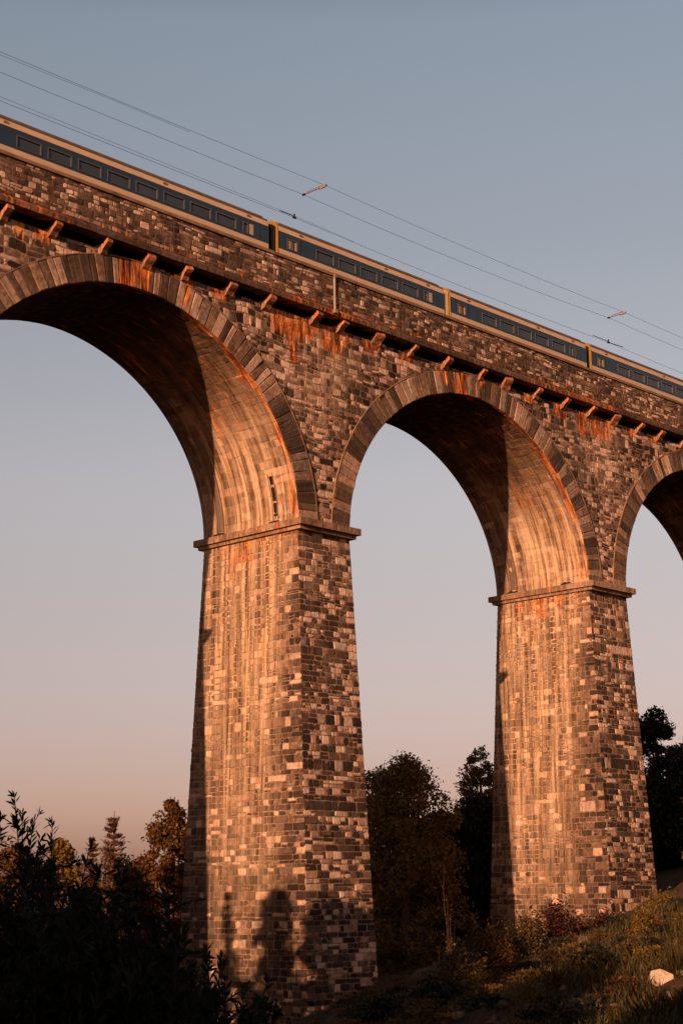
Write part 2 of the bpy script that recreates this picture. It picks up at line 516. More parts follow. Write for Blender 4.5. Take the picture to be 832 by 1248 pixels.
# rust drips on the front wall: x0, x1, bottom z, strength
DRIPS = [(-24.4, -23.3, 14.0, .8), (-22.6, -21.3, 13.9, .7), (-15.9, -14.9, 12.9, 1.0), (-14.3, -13.3, 13.1, .95), (-10.5, -9.8, 12.4, .9),
         (-8.2, -6.8, 14.1, .9), (-2.4, 1.4, 13.3, 1.0), (-.7, .0, 11.2, .95), (1.3, 2.2, 13.6, .8), (2.6, 5.0, 13.0, 1.0), (6.8, 8.6, 14.0, .85),
         (11.0, 12.2, 14.1, .8), (15.3, 16.2, 13.7, .8), (17.2, 18.7, 11.7, .95), (20.4, 20.9, 14.2, .6), (22.3, 23.4, 14.3, .6), (26.0, 27.6, 14.0, .8),
         (30.3, 31.8, 13.8, .85), (33.6, 34.6, 12.6, .75), (35.4, 38.3, 13.1, 1.0), (40.6, 42.4, 14.1, .8), (44.4, 45.6, 14.2, .75), (50, 52, 13.9, .8), (57, 58.5, 13.9, .7)]

def stain_wall(P, u, v):
    x, z = P[:, 0], P[:, 2]-ZS
    rust = np.zeros(len(x))
    for x0, x1, zb, s_ in DRIPS:
        f = smooth01(x, x0-.25, x0+.1)*(1-smooth01(x, x1-.1, x1+.25))
        g = smooth01(z, zb-.5, zb+.9)
        rust = np.maximum(rust, f*(.30+.80*g)*(z > zb-.6)*s_*1.3)
    rust = np.maximum(rust, .30*smooth01(z, 14.2, 15.2))
    soot = .30+.15*smooth01(z, 14.1, 14.8)*(rust < .5)  # top of the wall darkened to paint in shade below the overhang
    # paler leached patches above the piers
    wash = np.zeros(len(x))
    for xc, wd in ((2.2, 2.6), (36.6, 2.6), (69.8, 2.6)):
        wash = np.maximum(wash, .55*np.exp(-((x-xc)/wd)**2)*smooth01(z, 3, 12))
    return wash, rust, soot*np.ones(len(x))

def tone_mix(dark, mid, light, lo=(.05, .28), md=(.34, .56), hi=(.68, .92)):
    def f(r, n, uc, vc):
        k = r.random(n)
        t_ = np.where(k < dark, r.uniform(*lo, n), np.where(k < dark+mid, r.uniform(*md, n), r.uniform(*hi, n)))
        return t_
    return f

def clus(dark, mid, light, fu=.55, fv=.9, amp=.5):
    """clustered tones: neighbouring stones tend to share a tone"""
    base = tone_mix(dark, mid, light)
    def f(r, n, uc, vc):
        t_ = base(r, n, uc, vc)
        c = np.sin(uc*fu*2.1+1.3*np.sin(vc*fv))*np.sin(vc*fv*1.7+1.1*np.sin(uc*fu*1.3+2))
        return np.clip(t_+c*amp*.25, .02, .97)
    return f

VX = 2.0
via = empty('stone_viaduct', (VX, 4.8, -6.0), 'tall arched stone railway viaduct with rust-streaked masonry and tapering piers carrying a blue train', 'viaduct')
via.location = (VX, 4.8, -6.0)

# ---- piers
def side_map(x0, sgn, bat):
    """face looking -x (sgn -1) or +x; u = y, v = z(rel), battered"""
    nz = bat/math.sqrt(1+bat*bat)
    nx = 1/math.sqrt(1+bat*bat)
    def f(u, v):
        d = -(v+HB)
        x = x0+sgn*bat*d
        P = np.stack([x, u, v+ZS], 1)
        return P, np.broadcast_to(np.array([sgn*nx, 0, nz]), P.shape)
    return f

def front_map(y0, sgn, bat):
    nz = bat/math.sqrt(1+bat*bat)
    ny = 1/math.sqrt(1+bat*bat)
    def f(u, v):
        d = -(v+HB)
        P = np.stack([u, y0+sgn*bat*d, v+ZS], 1)
        return P, np.broadcast_to(np.array([0, sgn*ny, nz]), P.shape)
    return f

def stain_side(P, u, v):
    q = u/W; z = v
    zd = -z
    wash = (1-smooth01(zd, 6, 27)*.55)*smooth01(q, .02, .35)*(.55+.45*(1-smooth01(q, .72, 1.02)))
    wash = np.maximum(wash, .95*(1-smooth01(zd, 2.0, 8.5))*smooth01(q, -.05, .22))
    wash = wash*(.35+.65*(1-smooth01(zd, 20, 30)))
    rust = np.zeros(len(u))
    for yc, wd, ln, s_ in ((3.2, .45, 2.4, .9), (5.3, .75, 3.6, .95), (7.6, .4, 2.2, .8), (1.5, .35, 1.8, .8), (6.5, .3, 6.5, .55)):
        rust = np.maximum(rust, s_*np.exp(-((u-yc)/wd)**2)*(1-smooth01(zd, ln*.45, ln)))
    rust = np.maximum(rust, .38*(1-smooth01(zd, .6, 5)))
    soot = .22+.16*(1-smooth01(q, .0, .4))+0*z
    return wash, rust*1.12, soot

def stain_frontpier(P, u, v):
    n = len(u)
    zd = -v
    return np.full(n, .16)*(1-smooth01(zd, 3, 14))+.04, .25*(1-smooth01(zd, .5, 2.5)), np.full(n, .22)

PIERTONE_SIDE = tone_mix(.36, .53, .11, (.12, .3), (.32, .58), (.66, .84))
def tone_side(r, n, uc, vc):
    t_ = PIERTONE_SIDE(r, n, uc, vc)
    return t_
for k, (xa, xb) in enumerate(PB):
    mz = Masonry(100+k)
    r = mz.rng
    top, bot = -HB, ZBOT
    vv = np.arange(bot, top+.01, (top-bot)/24)
    fmap = front_map(0, -1, BYF); bmap = front_map(W, 1, BYB)
    lmap = side_map(xa, -1, BXL); rmap = side_map(xb, 1, BXR)
    def fe(v): d = -(v+HB); return xa-BXL*d-.03, xb+BXR*d+.03
    def se(v): d = -(v+HB); return -BYF*d-.03, W+BYB*d+.03
    # backing frustum (mortar)
    d = top-bot
    tz, bz = top+ZS, bot+ZS
    T = [(xa, 0, tz), (xb, 0, tz), (xb, W, tz), (xa, W, tz)]
    B = [(xa-BXL*d, -BYF*d, bz), (xb+BXR*d, -BYF*d, bz), (xb+BXR*d, W+BYB*d, bz), (xa-BXL*d, W+BYB*d, bz)]
    nseg = 30
    for (i, j, st, mp, lab) in ((0, 1, stain_frontpier, fmap, 'f'), (1, 2, stain_side, rmap, 's'), (2, 3, stain_frontpier, bmap, 'f'), (3, 0, stain_side, lmap, 's')):
        P = []
        for s_ in range(nseg+1):
            f = s_/nseg
            for c_ in range(9):
                g = c_/8
                a = np.array(T[i])*(1-g)+np.array(T[j])*g; b_ = np.array(B[i])*(1-g)+np.array(B[j])*g
                P.append(a*(1-f)+b_*f)
        P = np.array(P)
        u = P[:, 0] if lab == 'f' else P[:, 1]
        v = P[:, 2]-ZS
        wa, ru, sot = st(P, u, v)
        q = [(s_*9+c_, s_*9+c_+1, (s_+1)*9+c_+1, (s_+1)*9+c_) for s_ in range(nseg) for c_ in range(8)]
        b0 = mz._push(P, np.stack([np.full(len(P), .60 if lab == 'f' else .56), wa, ru, sot], 1), np.stack([u, v, u*0+k*7], 1))
        mz.F4.append(np.array(q)+b0)
    if k in (1, 2, 3):
        hm = .425
        vmin = -36.5
        mz.stones(courses(r, vmin, top, se, hm, .68, .24, .38, .10), lmap, tone_side, stain_side, (.012, .045), (.02, .10), uoff=k*7)
        mz.stones(courses(r, vmin, top, fe, hm, .62, .24, .38, .14), fmap, clus(.44, .26, .30), stain_frontpier, (.010, .045), (.03, .13), .014, .014, uoff=k*7+3)
        mz.stones(courses(r, vmin, top, se, .5, .8, .2, .3, .05), rmap, tone_side, stain_side, (.012, .045), uoff=k*7+4)
    elif k == 0:
        mz.stones(courses(r, -33, top, fe, .45, .7, .2, .3, .1), fmap, clus(.5, .25, .25), stain_frontpier, (.02, .06), uoff=9)
    pier = mz.build('pier', via)
    # impost band: upper slab in long blocks and a smaller fillet below, both run round the pier
    ib = Masonry(200+k); r = ib.rng
    def band(ex, ey, z0, z1, rust):
        zz0, zz1 = z0+ZS, z1+ZS
        X0, X1, Y0, Y1 = xa-ex, xb+ex, -ey, W+ey*.9
        def cuts(a, b): 
            n_ = max(2, int((b-a)/1.3)); q = np.linspace(a, b, n_+1); q[1:-1] += r.uniform(-.15, .15, n_-1); return q
        cy = cuts(Y0, Y1); cx_ = cuts(X0, X1)
        tk = .75
        def bb(x0, x1, y0, y1):
            c_ = r.uniform(-.006, .006)
            tn = r.uniform(.42, .62)
            ib.box(x0, x1, y0, y1, zz0+c_, zz1+c_, tone=tn, wash=.3, rust=rust*r.uniform(.6, 1.1), soot=.35)
        for a, b in zip(cy[:-1], cy[1:]):
            o = r.uniform(-.01, .01)
            bb(X0+o, X0+tk, a+.006, b-.006); bb(X1-tk, X1+o, a+.006, b-.006)
        for a, b in zip(cx_[:-1], cx_[1:]):
            o = r.uniform(-.01, .01)
            a_ = max(a, X0+tk+.004); b_ = min(b, X1-tk-.004)
            if b_-a_ < .1: continue
            bb(a_+.004, b_-.004, Y0+o, Y0+tk); bb(a_+.004, b_-.004, Y1-tk, Y1+o)
        # core
        ib.box(X0+.05, X1-.05, Y0+.05, Y1-.05, zz0+.03, zz1-.03, tone=.4, wash=.2, rust=rust, soot=.4)
    band(EX, EY, -.47, .0, .42)
    band(EX*.55, EY*.6, -HB-.05, -.48, .40)
    o = ib.build('impost_band', via if False else pier)

# ---- soffits (intrados) of the arches
def soffit_map(i):
    x_, z_ = ARC_IN[i]; s_ = ARC_S[i]
    def f(u, v):
        X = np.interp(v, s_, x_); Z = np.interp(v, s_, z_)
        e = .05
        tx = np.interp(v+e, s_, x_)-np.interp(v-e, s_, x_); tz = np.interp(v+e, s_, z_)-np.interp(v-e, s_, z_)
        l = np.hypot(tx, tz)+1e-9
        # travelling from right springing to left: inward normal = rotate tangent
        nx, nz = -tz/l, tx/l
        return np.stack([X, u, Z+ZS], 1), np.stack([nx, 0*nx, nz], 1)
    return f

def stain_soffit(i):
    S_ = ARC_S[i][-1]
    def f(P, u, v):
        vr = np.minimum(v, S_-v)                 # distance from nearest springing
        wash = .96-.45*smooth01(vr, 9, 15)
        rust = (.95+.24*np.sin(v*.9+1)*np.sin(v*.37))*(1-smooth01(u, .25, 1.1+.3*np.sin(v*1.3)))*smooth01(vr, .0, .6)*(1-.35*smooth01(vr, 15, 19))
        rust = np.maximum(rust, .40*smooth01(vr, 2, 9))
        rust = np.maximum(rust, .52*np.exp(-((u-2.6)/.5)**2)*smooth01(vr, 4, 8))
        crown = smooth01(v, 15.0, 21.0)  # crown and left haunch coloured dark as painted shade inside the arch
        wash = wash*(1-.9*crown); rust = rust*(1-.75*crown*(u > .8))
        wash = wash*(1-.5*smooth01(u, 7.9, 8.8)); soot = .25+.16*smooth01(u, 7.9, 8.8)+.38*smooth01(vr, 4, 12)+.85*crown+.22*np.exp(-((u-4.3)/1.1)**2)*smooth01(vr, 4, 8)+.2*np.exp(-((u-6.6)/.5)**2)  # back strip also dulled, shade put into the colour
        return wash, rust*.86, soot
    return f

for i in range(5):
    mz = Masonry(300+i); S_ = ARC_S[i][-1]
    mp = soffit_map(i); st = stain_soffit(i)
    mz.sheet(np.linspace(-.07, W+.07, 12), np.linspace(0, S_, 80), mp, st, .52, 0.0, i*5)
    if i in (1, 2, 3):
        rc = courses(mz.rng, 0.02, S_-.02, lambda v: (-.06, W+.06), .62, 1.0, .12, .3, .03)
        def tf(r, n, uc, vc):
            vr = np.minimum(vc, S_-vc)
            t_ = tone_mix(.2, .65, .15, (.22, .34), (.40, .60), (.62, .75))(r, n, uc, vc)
            return np.clip(t_-.14*smooth01(vr, 7, 13)-.34*smooth01(vc, 15, 21), .02, .9)  # crown stones toned down again for the painted shade
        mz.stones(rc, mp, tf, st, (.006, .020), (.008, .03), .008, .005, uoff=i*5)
    mz.build('arch_soffit', via)

# ---- voussoir rings, front and back
def vous_map(i, y, sgn):
    x_, z_ = ARC_IN[i]; xo, zo = ARC_OUT[i]; s_ = ARC_S[i]
    def f(u, v):
        q = v/VT
        X = np.interp(u, s_, x_)*(1-q)+np.interp(u, s_, xo)*q
        Z = np.interp(u, s_, z_)*(1-q)+np.interp(u, s_, zo)*q
        P = np.stack([X, np.full(len(X), y), Z+ZS], 1)
        return P, np.broadcast_to(np.array([0, sgn, 0.]), P.shape)
    return f

def stain_vous(P, u, v):
    wa, ru, so_ = stain_wall(P, u, v)
    return wa*.3+.12, ru*1.05, np.full(len(u), .42)

for i in range(1, 5):
    mz = Masonry(400+i); S_ = ARC_S[i][-1]
    for (y, sgn, full) in ((-.07, -1, i < 4), (W+.07, 1, False)):
        mp = vous_map(i, y, sgn)
        # uvw swapped so that streaks run along the stones
        mz.sheet(np.linspace(0, S_, 160), np.linspace(.0, VT, 4), mp, stain_vous, .40, 0.0, i*3)
        if full:
            rects = []
            u = 0.0
            while u < S_-.01:
                w = mz.rng.uniform(.42, .80)
                if u+w > S_-.35: w = S_-u
                rects.append((u, u+w, -.015, VT+mz.rng.uniform(-.05, .05))); u += w
            def tf(r, n, uc, vc):
                f = np.abs(uc/S_-.5)*2
                t_ = tone_mix(.28, .36, .36, (.22, .38), (.44, .60), (.66, .80))(r, n, uc, vc)
                return np.clip(t_-.13*smooth01(f, .45, .8), .03, .9)
            mz.stones(rects, mp, tf, stain_vous, (.015, .055), (.01, .03), .010, .005, uoff=i*3)
    ring = mz.build('arch_ring', via)
    # edge strips closing the ring outside
    hm = MB()
    xo, zo = ARC_OUT[i]
    for (y0, y1) in ((-.12, -.0), ):
        idx = np.arange(0, 721, 6)
        for a, b in zip(idx[:-1], idx[1:]):
            cx_ = (ARCH[i][0]+ARCH[i][1])/2
            def sc(x, z, g): return (cx_+(x-cx_)*(1+g/15), z*(1+g/15))
            p = [sc(xo[a], zo[a], -.02), sc(xo[b], zo[b], -.02), sc(xo[b], zo[b], .05), sc(xo[a], zo[a], .05)]
            vs_ = [(q[0], y0, q[1]+ZS) for q in p]+[(q[0], y1, q[1]+ZS) for q in p]
            hm.add(vs_, [(0, 1, 2, 3), (0, 4, 5, 1), (3, 2, 6, 7)])
    hm.build('hood_mould', M['coping'], via)

# ---- spandrel wall (front, back)
sw = Masonry(500)
REC_Z = 14.80
def wall_cols(y, sgn, ztop):
    xs = np.arange(-62, 104, .35)
    xs = np.unique(np.concatenate([xs]+[np.array(a) for a in ARCH]))
    zb = np.zeros(len(xs))
    for i in range(5):
        inside = (xs > ARCH[i][0]) & (xs < ARCH[i][1])
        zb = np.where(inside, zin(i, xs), zb)
    P = []; nz = 10
    for q in range(nz+1):
        P.append(np.stack([xs, np.full(len(xs), y), zb+(ztop-zb)*q/nz+ZS], 1))
    P = np.concatenate(P); n = len(xs)
    Q = [(q*n+i, q*n+i+1, (q+1)*n+i+1, (q+1)*n+i) for q in range(nz) for i in range(n-1)]
    wa, ru, so_ = stain_wall(P, P[:, 0], P[:, 2])
    b0 = sw._push(P, np.stack([np.full(len(P), .60), wa, ru, so_], 1), np.stack([P[:, 0], P[:, 2]-ZS, P[:, 0]*0], 1))
    sw.F4.append(np.array(Q)+b0)
wall_cols(0.0, -1, REC_Z); wall_cols(W, 1, ZC)
sw.raw([(-62, 0, REC_Z+ZS), (104, 0, REC_Z+ZS), (104, .62, REC_Z+.02+ZS), (-62, .62, REC_Z+.02+ZS), (104, .62, ZC+.1+ZS), (-62, .62, ZC+.1+ZS)], [(0, 1, 2, 3), (3, 2, 4, 5)], tone=.2, soot=.8)  # added recess, coloured dark to hold the shade under the string course
for yy, sgn, x0_, x1_ in ((0.0, -1, -30, 76),):
    rc = courses(sw.rng, 0.02, REC_Z+.02, lambda v: (x0_, x1_), .37, .62, .26, .40, .18)
    keep = np.ones(len(rc), bool)
    for i in range(5):
        allin = np.ones(len(rc), bool)
        anyi = np.zeros(len(rc), bool)
        for cu in (0, 1):
            for cv in (2, 3):
                ins = in_arc(i, rc[:, cu], rc[:, cv], VT-.12)
                allin &= ins
                anyi |= in_arc(i, rc[:, cu], rc[:, cv], VT-.75)
        keep &= ~allin & ~anyi
    rc = rc[keep]
    def wmap(u, v):
        w_ = .05*np.sin(u*.9+v*.4)+.04*np.sin(u*2.3)
        P = np.stack([u, np.full(len(u), yy), v+w_*smooth01(v, .3, 1)*(1-smooth01(v, 14.6, 15.2))+ZS], 1)
        return P, np.broadcast_to(np.array([0, sgn, 0.]), P.shape)
    sw.stones(rc, wmap, clus(.22, .38, .40), stain_wall, (.006, .034), (.03, .13), .014, .014)
sw.build('spandrel_wall', via)

# ---- parapet and cornice
pr = Masonry(600)
X0, X1 = -62.0, 104.0
CORN = .52                                  # height of the moulded string course
def stain_par(P, u, v):
    return np.full(len(u), .10), .34*(1-smooth01(v, ZC+.4, ZC+1.5))+.14, np.full(len(u), .30)
for y, sgn, full in ((-EY, -1, True), (W+EY, 1, False)):
    def pmap(u, v):
        P = np.stack([u, np.full(len(u), y), v+ZS], 1)
        return P, np.broadcast_to(np.array([0, sgn, 0.]), P.shape)
    pr.sheet(np.linspace(X0, X1, 120), np.linspace(ZC+CORN, ZP-.2, 8), pmap, stain_par, .42)
    if full:
        rc = courses(pr.rng, ZC+CORN, ZP-.22, lambda v: (-32, 78), .33, .56, .24, .38, .22)
        def pmap2(u, v):
            w_ = .04*np.sin(u*.8+v)+.03*np.sin(u*2.1)
            e_ = smooth01(v, ZC+CORN, ZC+CORN+.3)*(1-smooth01(v, ZP-.6, ZP-.25))
            P = np.stack([u, np.full(len(u), y), v+w_*e_+ZS], 1)
            return P, np.broadcast_to(np.array([0, sgn, 0.]), P.shape)
        pr.stones(rc, pmap2, clus(.22, .50, .28), stain_par, (.006, .032), (.025, .11), .013, .013)
    # inner face of the wall
    yi = y-sgn*.5
    pr.raw([(X0, yi, ZP-.2+ZS), (X1, yi, ZP-.2+ZS), (X1, yi, ZC+.5+ZS), (X0, yi, ZC+.5+ZS)], [(0, 1, 2, 3)], tone=.4)
pr.build('parapet', via)

cn = Masonry(650)
for y, sgn in ((-EY, -1), (W+EY, 1)):
    # weathered string course: blocks with a sloped top
    x = X0
    while x < X1:
        w = cn.rng.uniform(1.3, 2.2)
        if sgn > 0: w *= 4
        o = cn.rng.uniform(-.012, .012)
        ya = y+sgn*(.10+o); yb = y-sgn*(EY-.01); yt = y-sgn*.05
        a, b = x+.008, min(x+w, X1)-.008
        z0, z1, z2 = ZC+ZS+cn.rng.uniform(-.012, .012), ZC+.30+ZS, ZC+CORN+.02+ZS
        P = [(q, yy_, zz_) for q in (a, b) for yy_, zz_ in ((ya, z0), (ya+sgn*.03, z1), (yt, z2), (yb, z2), (yb, z0))]
        F = [(0, 5, 6, 1), (1, 6, 7, 2), (2, 7, 8, 3), (4, 3, 8, 9), (0, 4, 9, 5)]
        rr = .34+.30*math.sin(x*.21+1.3)+cn.rng.uniform(-.12, .12)
        cn.raw(P, F, tone=cn.rng.uniform(.34, .56), wash=.05, rust=rr, soot=.5)
        cn.raw(P, [(0, 1, 2, 4), (5, 9, 7, 6)], tone=.3, rust=rr, soot=.5)
        x += w
    cn.raw([(X0, y+sgn*.02, ZC+.03+ZS), (X1, y+sgn*.02, ZC+.03+ZS), (X1, y-sgn*EY, ZC+.03+ZS), (X0, y-sgn*EY, ZC+.03+ZS)], [(0, 1, 2, 3)], tone=.2, soot=.8)  # underside coloured near black, standing in for shade
    cn.raw([(X0, y-sgn*EY, ZC+.03+ZS), (X1, y-sgn*EY, ZC+.03+ZS), (X1, y-sgn*(EY+.7), ZC+.03+ZS), (X0, y-sgn*(EY+.7), ZC+.03+ZS)], [(0, 1, 2, 3)], tone=.2, soot=.8)  # ceiling of the added recess carries the same painted shade
cn.build('string_course', via)

rg = random.Random(7)
for y, sgn in ((-EY, -1), (W+EY, 1)):
    x = X0; cp = MB()
    while x < X1:
        w = rg.uniform(1.6, 2.4)*(1 if sgn < 0 else 4); b = min(x+w, X1)
        o = rg.uniform(-.01, .01)
        ya, yb = sorted((y+sgn*(.13+o), y-sgn*.52))
        z0, z1 = ZP-.24+ZS, ZP+ZS+o
        prof = [(ya, z0), (yb, z0), (yb, z1-.03), (yb-.03, z1), (ya+.05, z1), (ya, z1-.05)]
        cp.prism(prof, x+.006, b-.006)
        x += w
    cp.build('coping', M['coping'], via)

dk = MB()
dk.box(X0, X1, -EY+.51, W+EY-.51, ZC+1.2+ZS, ZP-.55+ZS)
dk.build('track_deck', M['ballast'], via)
RZ = ZP-.05+ZS
for yc in (3.5, 7.2):
    for s_ in (-.7175, .7175):
        ra = MB(); ra.box(X0, X1, yc+s_-.035, yc+s_+.035, RZ-.16, RZ); ra.build('rail', M['steel'], via)
ra = MB()
for n_ in range(int((X1-X0)/.7)):
    for yc in (3.5, 7.2):
        ra.box(X0+n_*.7, X0+n_*.7+.25, yc-1.3, yc+1.3, RZ-.52, RZ-.162, 1)
tag(ra.build('sleepers', [M['steel'], M['ballast']], via), kind='stuff')

# ---- corbels: stepped stone brackets under the string course
CX = [-30.6, -27.8, -24.87, -21.24, -17.42, -13.74, -10.58, -6.62, -3.08, 1.54, 4.24, 8.20, 11.97, 16.01, 20.3, 23.5, 27.53, 31.4, 35.1, 38.75, 42.4, 45.83, 49.6, 53.2, 57, 60.8, 64.4, 68.0, 71.6]
cvar = []
for q in range(4):
    mz = Masonry(700+q); rr = mz.rng
    wd = .24+.03*q
    a = rr.uniform(-.03, .03)
    prof = [(.30, -.36), (-.46, -.30), (-.62, -.04), (-.80+a, -.02), (-.84+a, -.26), (-.68, -.42), (-.40, -.62), (-.24, -.86), (.02, -1.02), (.30, -1.0)]
    n = len(prof)
    P = []
    for x in (-wd, wd):
        for (y, z) in prof: P.append((x+rr.normal(0, .012), y+rr.normal(0, .012), z))
    P = np.array(P)
    tn = rr.uniform(.5, .75)
    mz.raw(P, [(i, (i+1) % n, n+(i+1) % n, n+i) for i in range(n)], tone=tn, wash=.2, rust=.74, soot=.25)
    mz.raw(P[:n], [(1, 2, 3, 4), (1, 4, 5, 6), (0, 1, 6, 7), (0, 7, 8, 9)], tone=tn, wash=.2, rust=.70, soot=.25)
    mz.raw(P[n:], [(4, 3, 2, 1), (6, 5, 4, 1), (7, 6, 1, 0), (9, 8, 7, 0)], tone=tn, wash=.2, rust=.70, soot=.25)
    keep_n = len(COL.objects)
    o = mz.build('corbel', None)
    cvar.append(o)
rg = random.Random(3)
for n_, x in enumerate(CX):
    src = cvar[n_ % 4]
    o = src if n_ < 4 else src.copy()
    if n_ >= 4: COL.objects.link(o)
    o.parent = via
    o.location = (x-VX, 0-4.8, ZC+ZS-.02+6.0)
    o.rotation_euler = (rg.uniform(-.05, .05), rg.uniform(-.07, .07), rg.uniform(-.2, .2))
    o.scale = (rg.uniform(.75, 1.3), rg.uniform(.86, 1.03), rg.uniform(.88, 1.04))

# ---- rainwater pipe on the parapet above pier
dp = MB()
xp_ = 3.0
dp.tube([(xp_, -EY-.10, ZP-.1+ZS), (xp_, -EY-.11, ZC+.9+ZS), (xp_, -EY-.13, ZC+.35+ZS)], [.085, .085, .10], 8)
dp.box(xp_-.16, xp_+.16, -EY-.30, -EY-.12, ZC+.12+ZS, ZC+.42+ZS)
dp.box(xp_-.13, xp_+.13, -EY-.22, -EY-.13, ZP-.34+ZS, ZP-.24+ZS)
dp.build('rainwater_pipe', M['lead'], via)

# ---- dark slot panels, strip drains and outlets on the soffits above the imposts
def arc_pt(i, v, y, off=0.0):
    P, Nn = soffit_map(i)(np.array([y]), np.array([v]))
    return (P+Nn*off)[0]
def patch(mb, i, v0, v1, y0, y1, off, n=8):
    for q in range(n):
        a = v0+(v1-v0)*q/n; b = v0+(v1-v0)*(q+1)/n
        p = [arc_pt(i, a, y0, off), arc_pt(i, a, y1, off), arc_pt(i, b, y1, off), arc_pt(i, b, y0, off)]
        p2 = [arc_pt(i, a, y0, 0), arc_pt(i, a, y1, 0), arc_pt(i, b, y1, 0), arc_pt(i, b, y0, 0)]
        mb.add(p+p2, [(0, 1, 2, 3), (4, 5, 1, 0), (6, 7, 3, 2), (5, 6, 2, 1), (7, 4, 0, 3)])
def lump(x, y, z, sx, sy, sz, seed, name, mat, parent):
    rr = random.Random(seed); mb = MB()
    pts = []; rad = []
    for k_ in range(9):
        f = k_/8
        pts.append((x+rr.uniform(-.2, .2)*sx, y+(f*2-1)*sy, z+sz*(.25+.2*rr.random()))); rad.append(sz*(.25+.3*math.sin(math.pi*f)*rr.uniform(.5, 1.2)))
    mb.tube(pts, rad, 8)
    return mb.build(name, mat, parent)
# arch 1 right haunch (above pier 1): dark panels in place of recessed slots near the front, strip drain near the back
for i in (1, 2):
    if i == 1:
        for (a, b) in ((.55, 1.5), (1.62, 2.6), (2.8, 3.4)):
            mb = MB(); patch(mb, i, a, b, 1.98, 2.30, .03, 3); mb.build('slot_stand_in_panel', M['iron'], via)
        for ya_ in (1.88, 2.36):
            mb = MB(); patch(mb, i, .1, 3.6, ya_, ya_+.06, .05, 8); mb.build('slot_frame', M['coping'], via)
    y0 = 7.45
    mb = MB(); patch(mb, i, .3, 8.4, y0, y0+.12, .13, 14); mb.build('drain_edge', M['coping'], via)
    mb = MB(); patch(mb, i, .3, 8.4, y0+.62, y0+.74, .13, 14); mb.build('drain_edge', M['coping'], via)
    mb = MB(); patch(mb, i, .35, 3.1, y0+.124, y0+.616, .045, 6); mb.build('drain_grate', M['roofgrey'], via)
    mb = MB(); patch(mb, i, 3.104, 8.3, y0+.124, y0+.616, .04, 10); mb.build('drain_lining', M['coping'], via)
    xw = ARCH[i][1]
    lump(xw-.22, y0+.35, ZS, .20, .55, .26, 5+i, 'drain_outlet', M['iron'], via)
    lump(xw-.22, 2.15, ZS, .20, .50, .24, 9+i, 'drain_outlet', M['iron'], via)

